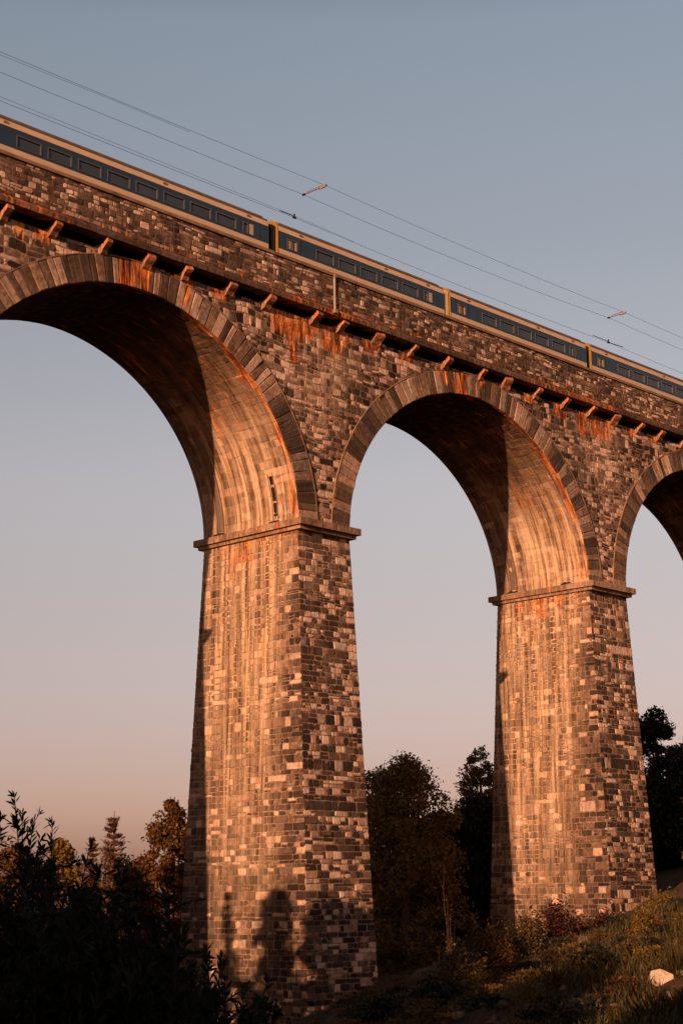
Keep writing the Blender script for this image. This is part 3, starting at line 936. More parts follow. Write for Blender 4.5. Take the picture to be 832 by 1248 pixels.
# ------------------------------------------------------------------ train
train = empty('passenger_train', (0, 3.5, RZ), 'blue and cream passenger train of coupled coaches crossing the top of the viaduct', 'train')
YA, YB = 2.1, 4.9
def coach(x0, L_, blinds, first_end='yellow', bellow='bellows'):
    """body side split in bands; z relative to springing"""
    x1 = x0+L_
    Z = lambda z: z+ZS
    cb = MB()
    # lower cream panel, blue band with openings, upper cream, roof as sub parts
    prof_in = 0
    # window list
    wins = []
    wx = x1-3.0-1.95
    wcount = int((L_-6.2)//2.4)
    xs_w = [x1-3.1-1.95-2.4*k_ for k_ in range(wcount)]
    smalls = [(x1-2.5, x1-1.45, 'c'), (x0+.95, x0+2.05, 'a')]
    z0w, z1w = 20.80, 21.64
    # body shell (blue), cut around the windows by strips
    cb.box(x0, x1, YA, YB, Z(20.62), Z(z0w), 0)
    cb.box(x0, x1, YA, YB, Z(z1w), Z(21.98), 0)
    ops = sorted([(a, a+1.95) for a in xs_w]+[(a, b) for a, b, _ in smalls])
    px_ = x0
    for a, b in ops:
        cb.box(px_, a, YA, YB, Z(z0w), Z(z1w), 0); px_ = b
    cb.box(px_, x1, YA, YB, Z(z0w), Z(z1w), 0)
    body = cb.build('coach', M['blue'], train)
    lo = MB()
    lo.prism([(YA-.03, Z(20.619)), (YB+.03, Z(20.619)), (YB+.03, Z(20.30)), (YB-.10, Z(19.75)), (YA+.10, Z(19.75)), (YA-.03, Z(20.30))], x0+.01, x1-.01)
    lo.build('lower_panel', M['cream'], body)
    hi = MB()
    hi.prism([(YA-.02, Z(21.981)), (YB+.02, Z(21.981)), (YB-.10, Z(22.45)), (YB-.28, Z(22.62)), (YA+.28, Z(22.62)), (YA+.10, Z(22.45))], x0+.01, x1-.01)
    hi.build('upper_panel', M['cream'], body)
    rf = MB()
    prof = []
    for k_ in range(11):
        a = math.pi*k_/10
        prof.append(((YA+YB)/2+math.cos(a)*1.18, Z(22.622)+math.sin(a)*.42))
    rf.prism(prof, x0+.35, x1-.30)
    for k_ in range(int(L_/3)):
        rf.box(x0+1.6+k_*3, x0+2.3+k_*3, 3.2, 3.8, Z(23.02), Z(23.10))
    rf.build('roof', M['roofgrey'], body, False)
    # gutter line
    gt = MB(); gt.box(x0+.05, x1-.05, YA+.02, YA+.08, Z(22.455), Z(22.50)); gt.build('gutter', M['roofgrey'], body)
    def window(a, b, kind='w'):
        fr = MB(); t_ = .09; d_ = .03
        ya = YA-d_
        fr.box(a+.002, b-.002, ya, YA+.05, Z(z1w-t_), Z(z1w-.002)); fr.box(a+.002, b-.002, ya, YA+.05, Z(z0w+.002), Z(z0w+t_*.6))
        fr.box(a+.002, a+t_*.7, ya, YA+.05, Z(z0w+t_*.6+.001), Z(z1w-t_-.001)); fr.box(b-t_*1.3, b-.002, ya, YA+.05, Z(z0w+t_*.6+.001), Z(z1w-t_-.001))
        w_ = fr.build('window', [M['frame']], body)
        gl = MB()
        gl.box(a+.05, b-.05, YA+.055, YA+.075, Z(z0w+.03), Z(z1w-.04), 0)
        if kind == 'blind': gl.box(a+.1, b-.12, YA+.02, YA+.05, Z(z0w+.06), Z(z1w-.1), 1)
        if kind == 'curtain':
            gl.box(a+.06, a+.34, YA+.02, YA+.05, Z(z0w+.06), Z(z1w-.1), 1)
            gl.box(a+.36, a+.62, YA+.02, YA+.05, Z(z0w+.06), Z(z1w-.1), 2)
            gl.box(b-.24, b-.13, YA+.02, YA+.05, Z(z0w+.06), Z(z1w-.1), 1)
        gl.build('window_pane', [M['glass'], M['blind'], M['curtain']], body)
    for a in xs_w: window(a, a+1.95)
    # end windows: pane pair, one of them with a pale blind
    a, b, _ = smalls[0]
    window(a, (a+b)/2+.05); 
    bl = MB(); bl.box(b-.42, b-.05, YA-.045, YA-.031, Z(z0w+.02), Z(z1w-.02)); bl.build('door_panel', M['blind'] if blinds else M['frame'], body)
    a, b, _ = smalls[1]
    window(a, b, 'curtain')
    # door seams
    for xx in (x0+.72, x0+2.35, x1-.85, x1-2.75):
        ds_ = MB(); ds_.box(xx, xx+.035, YA-.006, YA+.02, Z(20.63), Z(21.97))
        ds_.build('door_seam', M['iron'], body)
    # small emblem ovals on the upper panel (dark maker marks)
    for xx in (x0+L_*.12, x1-2.1, x0+L_*.62):
        em = MB()
        for k_ in range(3):
            em.box(xx+k_*.13, xx+k_*.13+.131, YA+.012, YA+.04, Z(22.14), Z(22.30+.03*(k_ == 1)))
        em.build('side_mark', M['curtain'], body)
    # end walls
    ew = MB()
    ew.prism([(YA-.05, Z(19.8)), (YB+.05, Z(19.8)), (YB+.05, Z(22.0)), (YB-.15, Z(22.62)), (YB-.7, Z(22.98)), (YA+.7, Z(22.98)), (YA+.15, Z(22.62)), (YA-.05, Z(22.0))], x0-.03, x0+.012)
    ew.build('end_wall', M['yellow'], body)
    ew = MB()
    ew.prism([(YA-.015, Z(19.8)), (YB+.015, Z(19.8)), (YB+.015, Z(22.0)), (YB-.15, Z(22.60)), (YA+.15, Z(22.60)), (YA-.015, Z(22.0))], x1-.008, x1+.03)
    ew.build('end_wall', M['blue'], body)
    # gangway bellows on the left end
    gb = MB()
    for k_ in range(6):
        e_ = .06 if k_ % 2 else 0.0
        inset = .14 if bellow == 'bellows' else .04
        gb.box(x0-.62+k_*.09, x0-.62+k_*.09+.085, YA+inset+e_, YB-inset-e_, Z(19.9), Z(22.35-e_))
    gb.build('gangway_bellows', M[bellow], body)
    # bogies
    for bx_ in (x0+3.0, x1-3.0):
        bg_ = MB()
        bg_.box(bx_-1.5, bx_+1.5, 2.55, 2.70, RZ+.35, RZ+.75); bg_.box(bx_-1.5, bx_+1.5, 4.30, 4.45, RZ+.35, RZ+.75)
        bg_.box(bx_-.4, bx_+.4, 2.7, 4.3, RZ+.4, RZ+.85)
        o = bg_.build('bogie', M['iron'], body)
        for wx_ in (-1.05, 1.05):
            wh = MB()
            for yy_ in (2.75, 4.15): wh.tube([(bx_+wx_, yy_, RZ+.46), (bx_+wx_, yy_+.12, RZ+.46)], .455, 18)
            wh.tube([(bx_+wx_, 2.8, RZ+.46), (bx_+wx_, 4.2, RZ+.46)], .08, 8)
            wh.build('wheelset', M['steel'], body)
    return body
coach(-26.7, 25.95, True)
coach(0.20, 18.6, True, bellow='bellows')
coach(19.55, 18.75, False, bellow='tanbellows')
coach(39.05, 18.8, False)
coach(58.6, 18.8, False)

# ------------------------------------------------------------------ overhead line
def wire(name, label, pts, r_):
    mb = MB()
    P = []
    for (a, b) in zip(pts[:-1], pts[1:]):
        for q in range(8):
            f = q/8
            sag = -4*f*(1-f)*a[3]
            P.append((a[0]+(b[0]-a[0])*f, a[1]+(b[1]-a[1])*f, a[2]+(b[2]-a[2])*f+sag+ZS))
    P.append((pts[-1][0], pts[-1][1], pts[-1][2]+ZS))
    mb.tube(P, r_, 5)
    o = mb.build(name, M['wire'])
    tag(o, label, 'overhead wire', 'overhead line wires above the train')
    return o
WR = .014
wire('overhead_wire', 'lowest overhead wire, just above the coach roofs', [(-62, 3.64, 24.7, .10), (3.42, 3.64, 24.42, .20), (44.2, 3.64, 24.38, .33), (104, 3.64, 24.6, .2)], WR)
wire('overhead_wire', 'middle overhead wire, carrying the left ends of the diagonal arms', [(-62, 3.08, 26.5, .3), (3.87, 3.08, 26.23, .32), (43.6, 3.08, 26.5, .3), (104, 3.08, 26.6, .2)], WR)
wire('overhead_wire', 'thin highest overhead wire running unbroken across the sky', [(-62, 4.76, 28.6, .2), (8.0, 4.76, 28.84, .22), (48.9, 4.76, 28.8, .22), (104, 4.76, 28.9, .2)], WR)
wire('overhead_wire', 'short spliced overhead wire converging on the highest wire at upper left', [(-62, 4.76, 27.6, .0), (-12.9, 4.76, 28.50, .0), (-6.0, 4.76, 28.52, 0)], WR*.8)
wire('overhead_wire', 'second low wire closing in on the lowest wire over the first coach joint', [(-62, 3.64, 24.95, .0), (3.42, 3.64, 24.56, .0), (10, 3.64, 24.38, 0)], WR*.8)
def arm(p0, p1, label):
    a = Vector((p0[0], p0[1], p0[2]+ZS)); b = Vector((p1[0], p1[1], p1[2]+ZS))
    rt_ = empty('registration_arm', a, label, 'wire arm', 'diagonal arms between the overhead wires')
    d_ = b-a
    mb = MB(); mb.tube([a, b], .05, 6); mb.tube([a+d_*.12+Vector((0, 0, .14)), a+d_*.9+Vector((0, 0, .16))], .03, 5)
    mb.tube([a+d_*.12, a+d_*.12+Vector((0, 0, .14))], .03, 5)
    mb.build('arm_tube', M['insul'], rt_)
    mb = MB()
    for k_ in range(5):
        c_ = a+d_*(.70+.055*k_); e_ = c_+d_*.03
        mb.tube([c_, e_], .13, 8)
    mb.build('insulator', M['insul'], rt_)
    mb = MB(); mb.tube([a-d_*.03, a+d_*.05], .09, 7); mb.tube([b-d_*.03, b+d_*.02], .09, 7)
    mb.build('wire_clamp', M['iron'], rt_)
arm((3.87, 3.08, 26.23), (8.0, 4.76, 28.84), 'pale diagonal arm with insulator joining two wires above the first pier, the larger of two')
arm((43.6, 3.08, 26.5), (48.9, 4.76, 28.8), 'small rusty diagonal arm with insulator joining two wires at the right')
for n_, (x, z, lb) in enumerate(((3.42, 24.42, 'dark clamp on the lowest wire above the first coach joint'), (44.2, 24.38, 'dark clamp with a side lug on the lowest wire over the last visible coach'))):
    mb = MB()
    mb.tube([(x-.14, 3.64, z+ZS), (x+.14, 3.64, z+ZS)], .09, 8); mb.box(x-.05, x+.05, 3.6, 3.68, z+ZS+.06, z+ZS+.30)
    mb.tube([(x-.2, 3.64, z+ZS+.1), (x-1.5-n_, 3.64, z+ZS+.10)], .03, 5)
    if n_: mb.tube([(x+.2, 3.64, z+ZS+.02), (x+2.4, 3.64, z+ZS+.12)], .035, 5)
    tag(mb.build('wire_clamp', M['iron']), lb, 'wire clamp', 'clamps on the lowest overhead wire')

# ------------------------------------------------------------------ ground
def gnoise(d, s):
    return (.30*np.sin(d*.23+1.1)*np.sin(s*.31+.4)+.16*np.sin(d*.61+s*.45)+.09*np.sin(d*1.37-s*1.13+2)+.05*np.sin(d*2.9+s*2.3))
def hgt(d, s):
    d = np.asarray(d, float); s = np.asarray(s, float)
    A = -1.7*(1-np.exp(-np.maximum(d, 0)/20))
    sl = np.where(s > 0, 9.5*np.tanh(s/9.5*1.0)+.30*np.maximum(s-6, 0), -20*np.tanh(-s/20))
    near = A+.312*sl*smooth01(d, -8, 10)
    near = near+.35*smooth01(-d, -2, 30)*4
    v = -7.6+.265*np.clip(s+3, -60, 60)+.04*np.maximum(d-110, 0)
    v = np.maximum(v, -11.5)
    v = np.where(d > 230, v*(1-smooth01(d, 230, 420))-9*smooth01(d, 230, 420), v)
    v = np.minimum(v, 9)
    far_left = np.clip(v, -13, 60)
    k = smooth01(d, 50, 78)
    h = near*(1-k)+far_left*k
    h = h+gnoise(d, s)*smooth01(np.abs(d)+np.abs(s), 2, 12)*(1-.0*k)
    return h
def hxy(X, Y):
    d, s = ds(np.asarray(X, float), np.asarray(Y, float))
    return hgt(d, s)
dd = np.concatenate([np.arange(-60, 0, 3), np.arange(0, 80, .45), np.arange(80, 200, 2.5), np.array([210, 230, 260, 320, 420, 600, 900, 1500, 2500])])
ss = np.concatenate([-np.array([2500, 1500, 900, 600, 400, 280, 200, 150, 120, 95, 75]), np.arange(-60, -14, 2.), np.arange(-14, 22, .45), np.arange(22, 62, 2.), np.array([75, 95, 120, 150, 200, 280, 400, 600, 900, 1500, 2500])])
DD, SS = np.meshgrid(dd, ss, indexing='ij')
rn = np.random.default_rng(5)
HH = hgt(DD, SS)+rn.normal(0, .035, DD.shape)*((DD > 3) & (DD < 80))
GX, GY = xy(DD, SS)
gv = np.stack([GX.ravel(), GY.ravel(), HH.ravel()], 1)
m_ = len(ss)
i_, j_ = np.meshgrid(np.arange(len(dd)-1), np.arange(m_-1), indexing='ij')
a_ = (i_*m_+j_).ravel()
gf = np.stack([a_, a_+1, a_+m_+1, a_+m_], 1)
def np_mesh(name, V, F, mats, smooth=False, mi=None):
    me = bpy.data.meshes.new(name)
    k = F.shape[1]
    me.vertices.add(len(V)); me.vertices.foreach_set('co', V.ravel().astype(np.float32))
    me.loops.add(F.size); me.loops.foreach_set('vertex_index', F.ravel().astype(np.int32))
    me.polygons.add(len(F)); me.polygons.foreach_set('loop_start', (np.arange(len(F))*k).astype(np.int32))
    for q in (mats if isinstance(mats, (list, tuple)) else [mats]): me.materials.append(q)
    me.update(calc_edges=True)
    me.polygons.foreach_set('use_smooth', np.full(len(F), smooth))
    me.validate(); me.update()
    return me
g = mesh_obj('ground', np_mesh('ground', gv, gf, M['ground'], True))
tag(g, kind='structure')

# ------------------------------------------------------------------ foliage
def leaf_faces(rng, C, size, aspect=1.0, axis=None, flat=0.0):
    """diamond leaf quads around centres C"""
    n = len(C)
    a = rng.normal(size=(n, 3))
    if axis is not None: a = a*.45+axis
    a /= np.linalg.norm(a, axis=1)[:, None]+1e-9
    b = rng.normal(size=(n, 3)); b -= a*(a*b).sum(1)[:, None]
    b /= np.linalg.norm(b, axis=1)[:, None]+1e-9
    L_ = (size*rng.uniform(.6, 1.4, n))[:, None]
    Wd = L_*.5*aspect
    V = np.stack([C-a*L_*.5, C+b*Wd*.5-a*L_*.05, C+a*L_*.5, C-b*Wd*.5-a*L_*.05], 1).reshape(-1, 3)
    F = np.arange(n*4).reshape(-1, 4)
    return V, F

def tree(base, H, rx, label, group, mat, seed, nleaf=16000, leaf=.30, lean=(0, 0), crown0=.25, nclump=110, clr=.27, kind='tree', sparse=1.0, limbs=14, barkm='bark', hollow=.35, name='broadleaf_tree'):
    rng = np.random.default_rng(seed); rd = random.Random(seed)
    root = empty(name, tuple(base), label, 'tree', group)
    base = Vector(base)
    cz = H*(crown0+1)/2; rz = H*(1-crown0)/2
    top = Vector((lean[0], lean[1], cz))
    tr = MB()
    pts = [Vector((0, 0, -.4))]
    for k in range(1, 7):
        f = k/6
        pts.append(Vector((lean[0]*f+rd.uniform(-.2, .2), lean[1]*f+rd.uniform(-.2, .2), (cz+rz*.5)*f)))
    r0 = H*.026
    tr.tube(pts, [r0*(1.15-.95*k/6) for k in range(7)], 8)
    cl = []
    zb_, zt_ = H*crown0, H*.97
    for k in range(nclump):
        zf = rng.random()**.85
        pr_ = min(1.0, .55+zf*2.2)*max(0.0, 1-zf**2.2)**.6
        an = rng.uniform(0, 2*math.pi)
        rr = rng.uniform(hollow, 1.0)**.5*pr_*(.84+.24*math.sin(3*an+seed+zf*5)*math.cos(5*zf+seed*.7))
        cl.append(np.array([lean[0]+math.cos(an)*rx*rr, lean[1]+math.sin(an)*rx*rr, zb_+(zt_-zb_)*zf]))
    cl = np.array(cl)
    for k in range(limbs):
        c = cl[k*len(cl)//limbs]
        f = rd.uniform(.35, .85)
        z0 = (cz+rz*.5)*f
        p0 = pts[0].lerp(pts[-1], f)
        p0.z = z0
        e = Vector(c)
        mid1 = p0.lerp(e, .35)+Vector((rd.uniform(-.4, .4), rd.uniform(-.4, .4), -rz*.08))
        mid2 = p0.lerp(e, .7)+Vector((rd.uniform(-.5, .5), rd.uniform(-.5, .5), rz*.03))
        rr = r0*.42*(1.2-f)
        tr.tube([p0, mid1, mid2, e], [rr, rr*.75, rr*.5, rr*.15], 5)
        for _ in range(3):
            c2 = Vector(cl[rd.randrange(len(cl))])
            if (c2-mid2).length < rx*.8:
                tr.tube([mid2, mid2.lerp(c2, .5)+Vector((0, 0, .2)), c2], [rr*.4, rr*.3, rr*.08], 4)
    me = tr.mesh('trunk', M[barkm], True)
    mesh_obj('trunk', me, root)
    wgt = rng.uniform(.4, 1.6, len(cl)); wgt /= wgt.sum()
    idx = rng.choice(len(cl), nleaf, p=wgt)
    rad = clr*rx*rng.uniform(.6, 1.3, len(cl))
    off = rng.normal(size=(nleaf, 3)); off /= np.linalg.norm(off, axis=1)[:, None]
    off *= (rng.uniform(.15, 1, nleaf)**.45)[:, None]
    off[:, 2] *= .75
    # ragged twigs: push some leaves outward along spikes
    sp = rng.random(nleaf) < .16
    off[sp] *= rng.uniform(1.0, 1.55, sp.sum())[:, None]
    C = cl[idx]+off*rad[idx][:, None]
    V, F = leaf_faces(rng, C, leaf, 1.1)
    mesh_obj('crown', np_mesh('crown', V, F, M[mat]), root)
    return root

def conifer(base, H, rx, label, seed, mat='conifer', group=None):
    rng = np.random.default_rng(seed); rd = random.Random(seed)
    root = empty('conifer_tree', tuple(base), label, 'tree', group)
    tr = MB(); tr.tube([(0, 0, -.4), (0, 0, H*.5), (0.05, 0, H)], [H*.02, H*.012, .02], 7)
    Cs = []; Ax = []
    z = H*.08
    while z < H*.99:
        f = 1-z/H
        R_ = rx*(f**.85)*rd.uniform(.8, 1.12)+.12
        nb = max(4, int(5+6*f))
        for k in range(nb):
            a = rd.uniform(0, 2*math.pi)
            L_ = R_*rd.uniform(.7, 1.15)
            dx, dy = math.cos(a), math.sin(a)
            tip = (dx*L_, dy*L_, z-L_*.10+L_*.22)
            tr.tube([(0, 0, z), (dx*L_*.5, dy*L_*.5, z-L_*.08), tip], [.05, .035, .01], 4, cap=False)
            n_ = int(26+60*L_/rx)
            t_ = rng.uniform(.05, 1, n_)
            Cs.append(np.stack([dx*L_*t_, dy*L_*t_, z-L_*.14*np.sin(t_*2.6)+L_*.22*t_**2], 1)+rng.normal(0, .10+.05*L_, (n_, 3))*np.array([1, 1, .6]))
            Ax.append(np.tile([dx*.8, dy*.8, .5], (n_, 1)))
        z += H*.022*rd.uniform(.8, 1.2)
    mesh_obj('trunk', tr.mesh('trunk', M['bark'], True), root)
    V, F = leaf_faces(rng, np.concatenate(Cs), .34, .55, np.concatenate(Ax))
    mesh_obj('crown', np_mesh('crown', V, F, M[mat]), root)
    return root

def base_for(px, d):
    p = P3(px, 1091, d)
    return np.array([p[0], p[1], float(hxy(p[0], p[1]))-.2])

def on_ground(px, py):
    d_ = 12.0
    while d_ < 110:
        q = P3(px, py, d_)
        if q[2] < float(hxy(q[0], q[1])): break
        d_ += .25
    return d_
def tree_px(px, ytop, d, halfpx, label, mat, seed, group='trees on the slope behind the viaduct', **kw):
    b = base_for(px, d)
    top = P3(px, ytop, d)
    H = top[2]-b[2]
    rx = halfpx*d/1994.0
    return tree(b, H, rx, label, group, mat, seed, **kw)

# left background
conifer(base_for(137, 128), P3(137, 988, 128)[2]-base_for(137, 128)[2], 4.2, 'pointed reddish conifer standing left of the first pier', 21)
tree_px(208, 972, 138, 50, 'rounded rusty-brown tree touching the left edge of the first pier', 'autumn', 22, nleaf=26000, leaf=.30, crown0=.12, nclump=130, clr=.25)
tree_px(72, 1024, 165, 46, 'low golden-green tree seen between the near shrub and the conifer', 'golden', 23, nleaf=14000, leaf=.34, crown0=.2)
conifer(base_for(112, 150), P3(112, 1018, 150)[2]-base_for(112, 150)[2], 3.0, 'smaller conifer tucked behind the left side of the pointed reddish one', 24)
tree_px(15, 1030, 160, 60, 'tree at the far left edge behind the near shrub', 'autumn', 25, nleaf=12000, leaf=.36, crown0=.15)
tree_px(165, 1055, 120, 45, 'low brown tree filling under the conifer and the rounded tree', 'autumn', 26, nleaf=16000, leaf=.28, crown0=.05)
tree_px(100, 1085, 112, 60, 'low dark tree behind the near shrub, under the conifers', 'darkleaf', 27, nleaf=14000, leaf=.3, crown0=.05)
# between the piers
tree_px(494, 922, 140, 78, 'spreading brown-green tree with bare orange limbs right of the first pier', 'olive', 31, nleaf=40000, leaf=.30, crown0=.02, nclump=190, clr=.24, limbs=26)
tree_px(462, 940, 150, 52, 'darker tree half hidden behind the first pier on its right side', 'olive', 32, nleaf=14000, leaf=.3, crown0=.1)
tree_px(590, 908, 175, 34, 'slender golden-topped tree rising beside the left edge of the second pier', 'golden', 33, nleaf=9000, leaf=.32, crown0=.35, nclump=60, clr=.3)
tree_px(580, 972, 158, 66, 'near-black tree filling the gap left of the second pier', 'darkleaf', 34, nleaf=24000, leaf=.34, crown0=.02, nclump=140)
tree_px(535, 1000, 162, 70, 'near-black low tree behind the spreading brown-green tree', 'darkleaf', 35, nleaf=20000, leaf=.34, crown0=.0, nclump=130)
tree_px(620, 1030, 172, 60, 'dark tree directly behind the second pier', 'darkleaf', 36, nleaf=16000, leaf=.36, crown0=.0)
# right
tree_px(808, 862, 178, 50, 'tall near-black tree with ragged gaps right of the second pier', 'darkleaf', 41, nleaf=13000, leaf=.34, crown0=.15, nclump=62, clr=.20, hollow=.15)
tree_px(800, 950, 170, 48, 'dense black-green tree under the tall ragged one', 'darkleaf', 42, nleaf=26000, leaf=.36, crown0=.0, nclump=140)
tree_px(770, 930, 182, 40, 'dark tree mostly hidden behind the right edge of the second pier', 'darkleaf', 43, nleaf=14000, leaf=.36, crown0=.1)
tree_px(866, 868, 112, 26, 'orange-lit tree leaning in at the right edge of the frame', 'autumn', 44, nleaf=16000, leaf=.22, crown0=.08, nclump=60, clr=.3)
tree_px(860, 900, 165, 60, 'broad dark tree beyond the right edge of the frame', 'darkleaf', 45, nleaf=14000, leaf=.4, crown0=.05)
# more woodland further off, closing the valley
for k, (px, yt, d) in enumerate(((-70, 1040, 190), (40, 1052, 215), (150, 1050, 210), (250, 1045, 205), (345, 1050, 200), (430, 1020, 195), (510, 1010, 200), (690, 1000, 205), (920, 900, 190))):
    tree_px(px, yt, d, 62, ['dark woodland tree far left beyond the frame', 'distant dark tree low behind the near shrub', 'distant dark tree low behind the conifers', 'distant tree hidden behind the left of the first pier', 'distant tree hidden behind the first pier', 'distant dark tree just right of the first pier', 'distant dark tree behind the spreading brown-green tree', 'distant dark tree behind the second pier', 'dark woodland tree beyond the right edge'][k], 'darkleaf', 50+k, nleaf=10000, leaf=.5, crown0=.0, nclump=50, group='distant woodland trees')

for k, (px, yt, d) in enumerate(((935, 900, 120), (1010, 930, 105), (1100, 880, 135), (1190, 900, 118), (1300, 880, 140))):
    tree_px(px, yt, d, 70, 'tree ' + ['nearest the frame beyond', 'second beyond', 'tallest beyond', 'fourth beyond', 'farthest beyond'][k] + ' the right edge on the hillside', 'broad', 130+k, nleaf=9000, leaf=.42, crown0=.03, nclump=70, group='hillside trees beyond the right edge')

# ---- trees standing out of frame to the left and behind, whose shade falls over the valley
def tree_ds(d, s, ztop, rx, label, seed, **kw):
    X, Y = xy(d, s)
    zb = float(hgt(d, s))-.2
    return tree((X, Y, zb), ztop-zb, rx, label, 'trees left of the view', 'darkleaf', seed, **kw)
def upstream(x, y, dist):
    d_, s_ = ds(x-dist*math.cos(SUN_TR), y-dist*math.sin(SUN_TR))
    return float(d_), float(s_)
SHADE = [(*upstream(-.7, 6.2, 46), 11.6, 2.4, 'narrow dark tree beyond the left edge with a pointed top'),
         (*upstream(-.7, 1.6, 47), 12.9, 4.2, 'broad dark tree beside the narrow one beyond the left edge'),
         (*upstream(2.5, -1.6, 43), 11.3, 3.8, 'dark tree on the left slope nearest the viaduct front'),
         (*upstream(-.7, 9.0, 50), 7.2, 3.0, 'short dark tree at the back of the left slope'),
         (56.0, -17.5, 8.0, 3.6, 'dark rounded tree on the left slope outside the frame'),
         (48.0, -15.0, 7.0, 3.4, 'dark bushy tree half way up the left slope'),
         (40.0, -13.0, 6.2, 3.2, 'dark bushy tree closer up the left slope'),
         (31.0, -11.0, 5.6, 3.0, 'small dark tree on the near left slope'),
         (22.0, -9.0, 5.0, 2.8, 'small dark tree left of the near shrub'),
         (88.0, -33.0, 9.5, 4.4, 'wide dark tree far along the left slope'),
         (100.0, -37.0, 9.5, 4.6, 'farthest wide dark tree along the left slope')]
for k, (d, s, zt, rx, lb) in enumerate(SHADE):
    if k == 0:
        X, Y = xy(d, s); zb = float(hgt(d, s))-.2
        conifer((X, Y, zb), zt+.8-zb, 3.6, lb, 70, 'darkleaf', 'trees left of the view')
        continue
    tree_ds(d, s, zt, rx, lb, 70+k, nleaf=20000 if k < 4 else 9000, leaf=.45, crown0=.05, nclump=110, clr=.32 if k > 2 else .22, hollow=.1)
BEH = [(-6.0, -7.5, 8.0, 3.0, 'leafy tree behind the viewpoint to the left'),
       (-12.0, -3.0, 7.5, 3.0, 'leafy tree straight behind the viewpoint'),
       (-14.0, -17.0, 10.8, 4.0, 'tall leafy tree well behind the viewpoint'),
       (-8.0, -19.0, 12.6, 4.4, 'tallest leafy tree behind and left of the viewpoint'),
       (-2.0, -25.0, 14.0, 4.4, 'tall leafy tree far to the left of the viewpoint'),
       (-20.0, -6.0, 10.0, 3.6, 'middling leafy tree far behind the viewpoint'),
       (-5.0, -22.5, 15.0, 4.0, 'tall leafy tree beside the tallest one left of the viewpoint'),
       (-10.0, -11.5, 7.2, 2.6, 'leafy tree between the others behind the viewpoint'),
       (-26.0, -2.0, 12.5, 4.2, 'tall leafy tree at the back of the group behind the viewpoint'),
       (8.0, -16.0, 9.0, 3.4, 'dark tree some way left of the near shrub'),
       (3.0, -8.0, 5.8, 2.4, 'leafy tree just left of the viewpoint')]
for k, (d, s, zt, rx, lb) in enumerate(BEH):
    tree_ds(d, s, zt, rx, lb, 90+k, nleaf=15000, leaf=.36, crown0=.05, nclump=90, clr=.32)

# ---- near shrubs with lance-shaped leaves
def lance(rng, B, A, L_, wf=.22):
    """folded lance leaves: base points B, directions A, lengths L_"""
    n = len(B)
    A = A/(np.linalg.norm(A, axis=1)[:, None]+1e-9)
    s_ = np.cross(A, rng.normal(size=(n, 3))); s_ /= np.linalg.norm(s_, axis=1)[:, None]+1e-9
    u_ = np.cross(s_, A)
    L = L_[:, None]; w = L*wf
    droop = np.array([0, 0, -1.])*L*rng.uniform(0.02, .22, n)[:, None]
    p0 = B; p1 = B+A*L*.45; p2 = B+A*L+droop
    l1 = B+A*L*.38+s_*w*.5+u_*w*.16; r1 = B+A*L*.38-s_*w*.5+u_*w*.16
    l2 = B+A*L*.75+s_*w*.33+u_*w*.10+droop*.5; r2 = B+A*L*.75-s_*w*.33+u_*w*.10+droop*.5
    V = np.stack([p0, l1, l2, p2, r2, r1, p1+droop*.2], 1).reshape(-1, 3)
    b = np.arange(n)[:, None]*7
    F = np.concatenate([b+np.array([0, 6, 1, 1]), ], 0)
    F = np.concatenate([(b+np.array(q)) for q in ((0, 6, 2, 1), (6, 3, 3, 2), (0, 5, 4, 6), (6, 4, 3, 3))], 0)
    tri = []
    for q in ((0, 6, 1), (1, 6, 2), (6, 3, 2), (0, 5, 6), (5, 4, 6), (6, 4, 3)):
        tri.append(b+np.array(q))
    return V, np.concatenate(tri, 0)

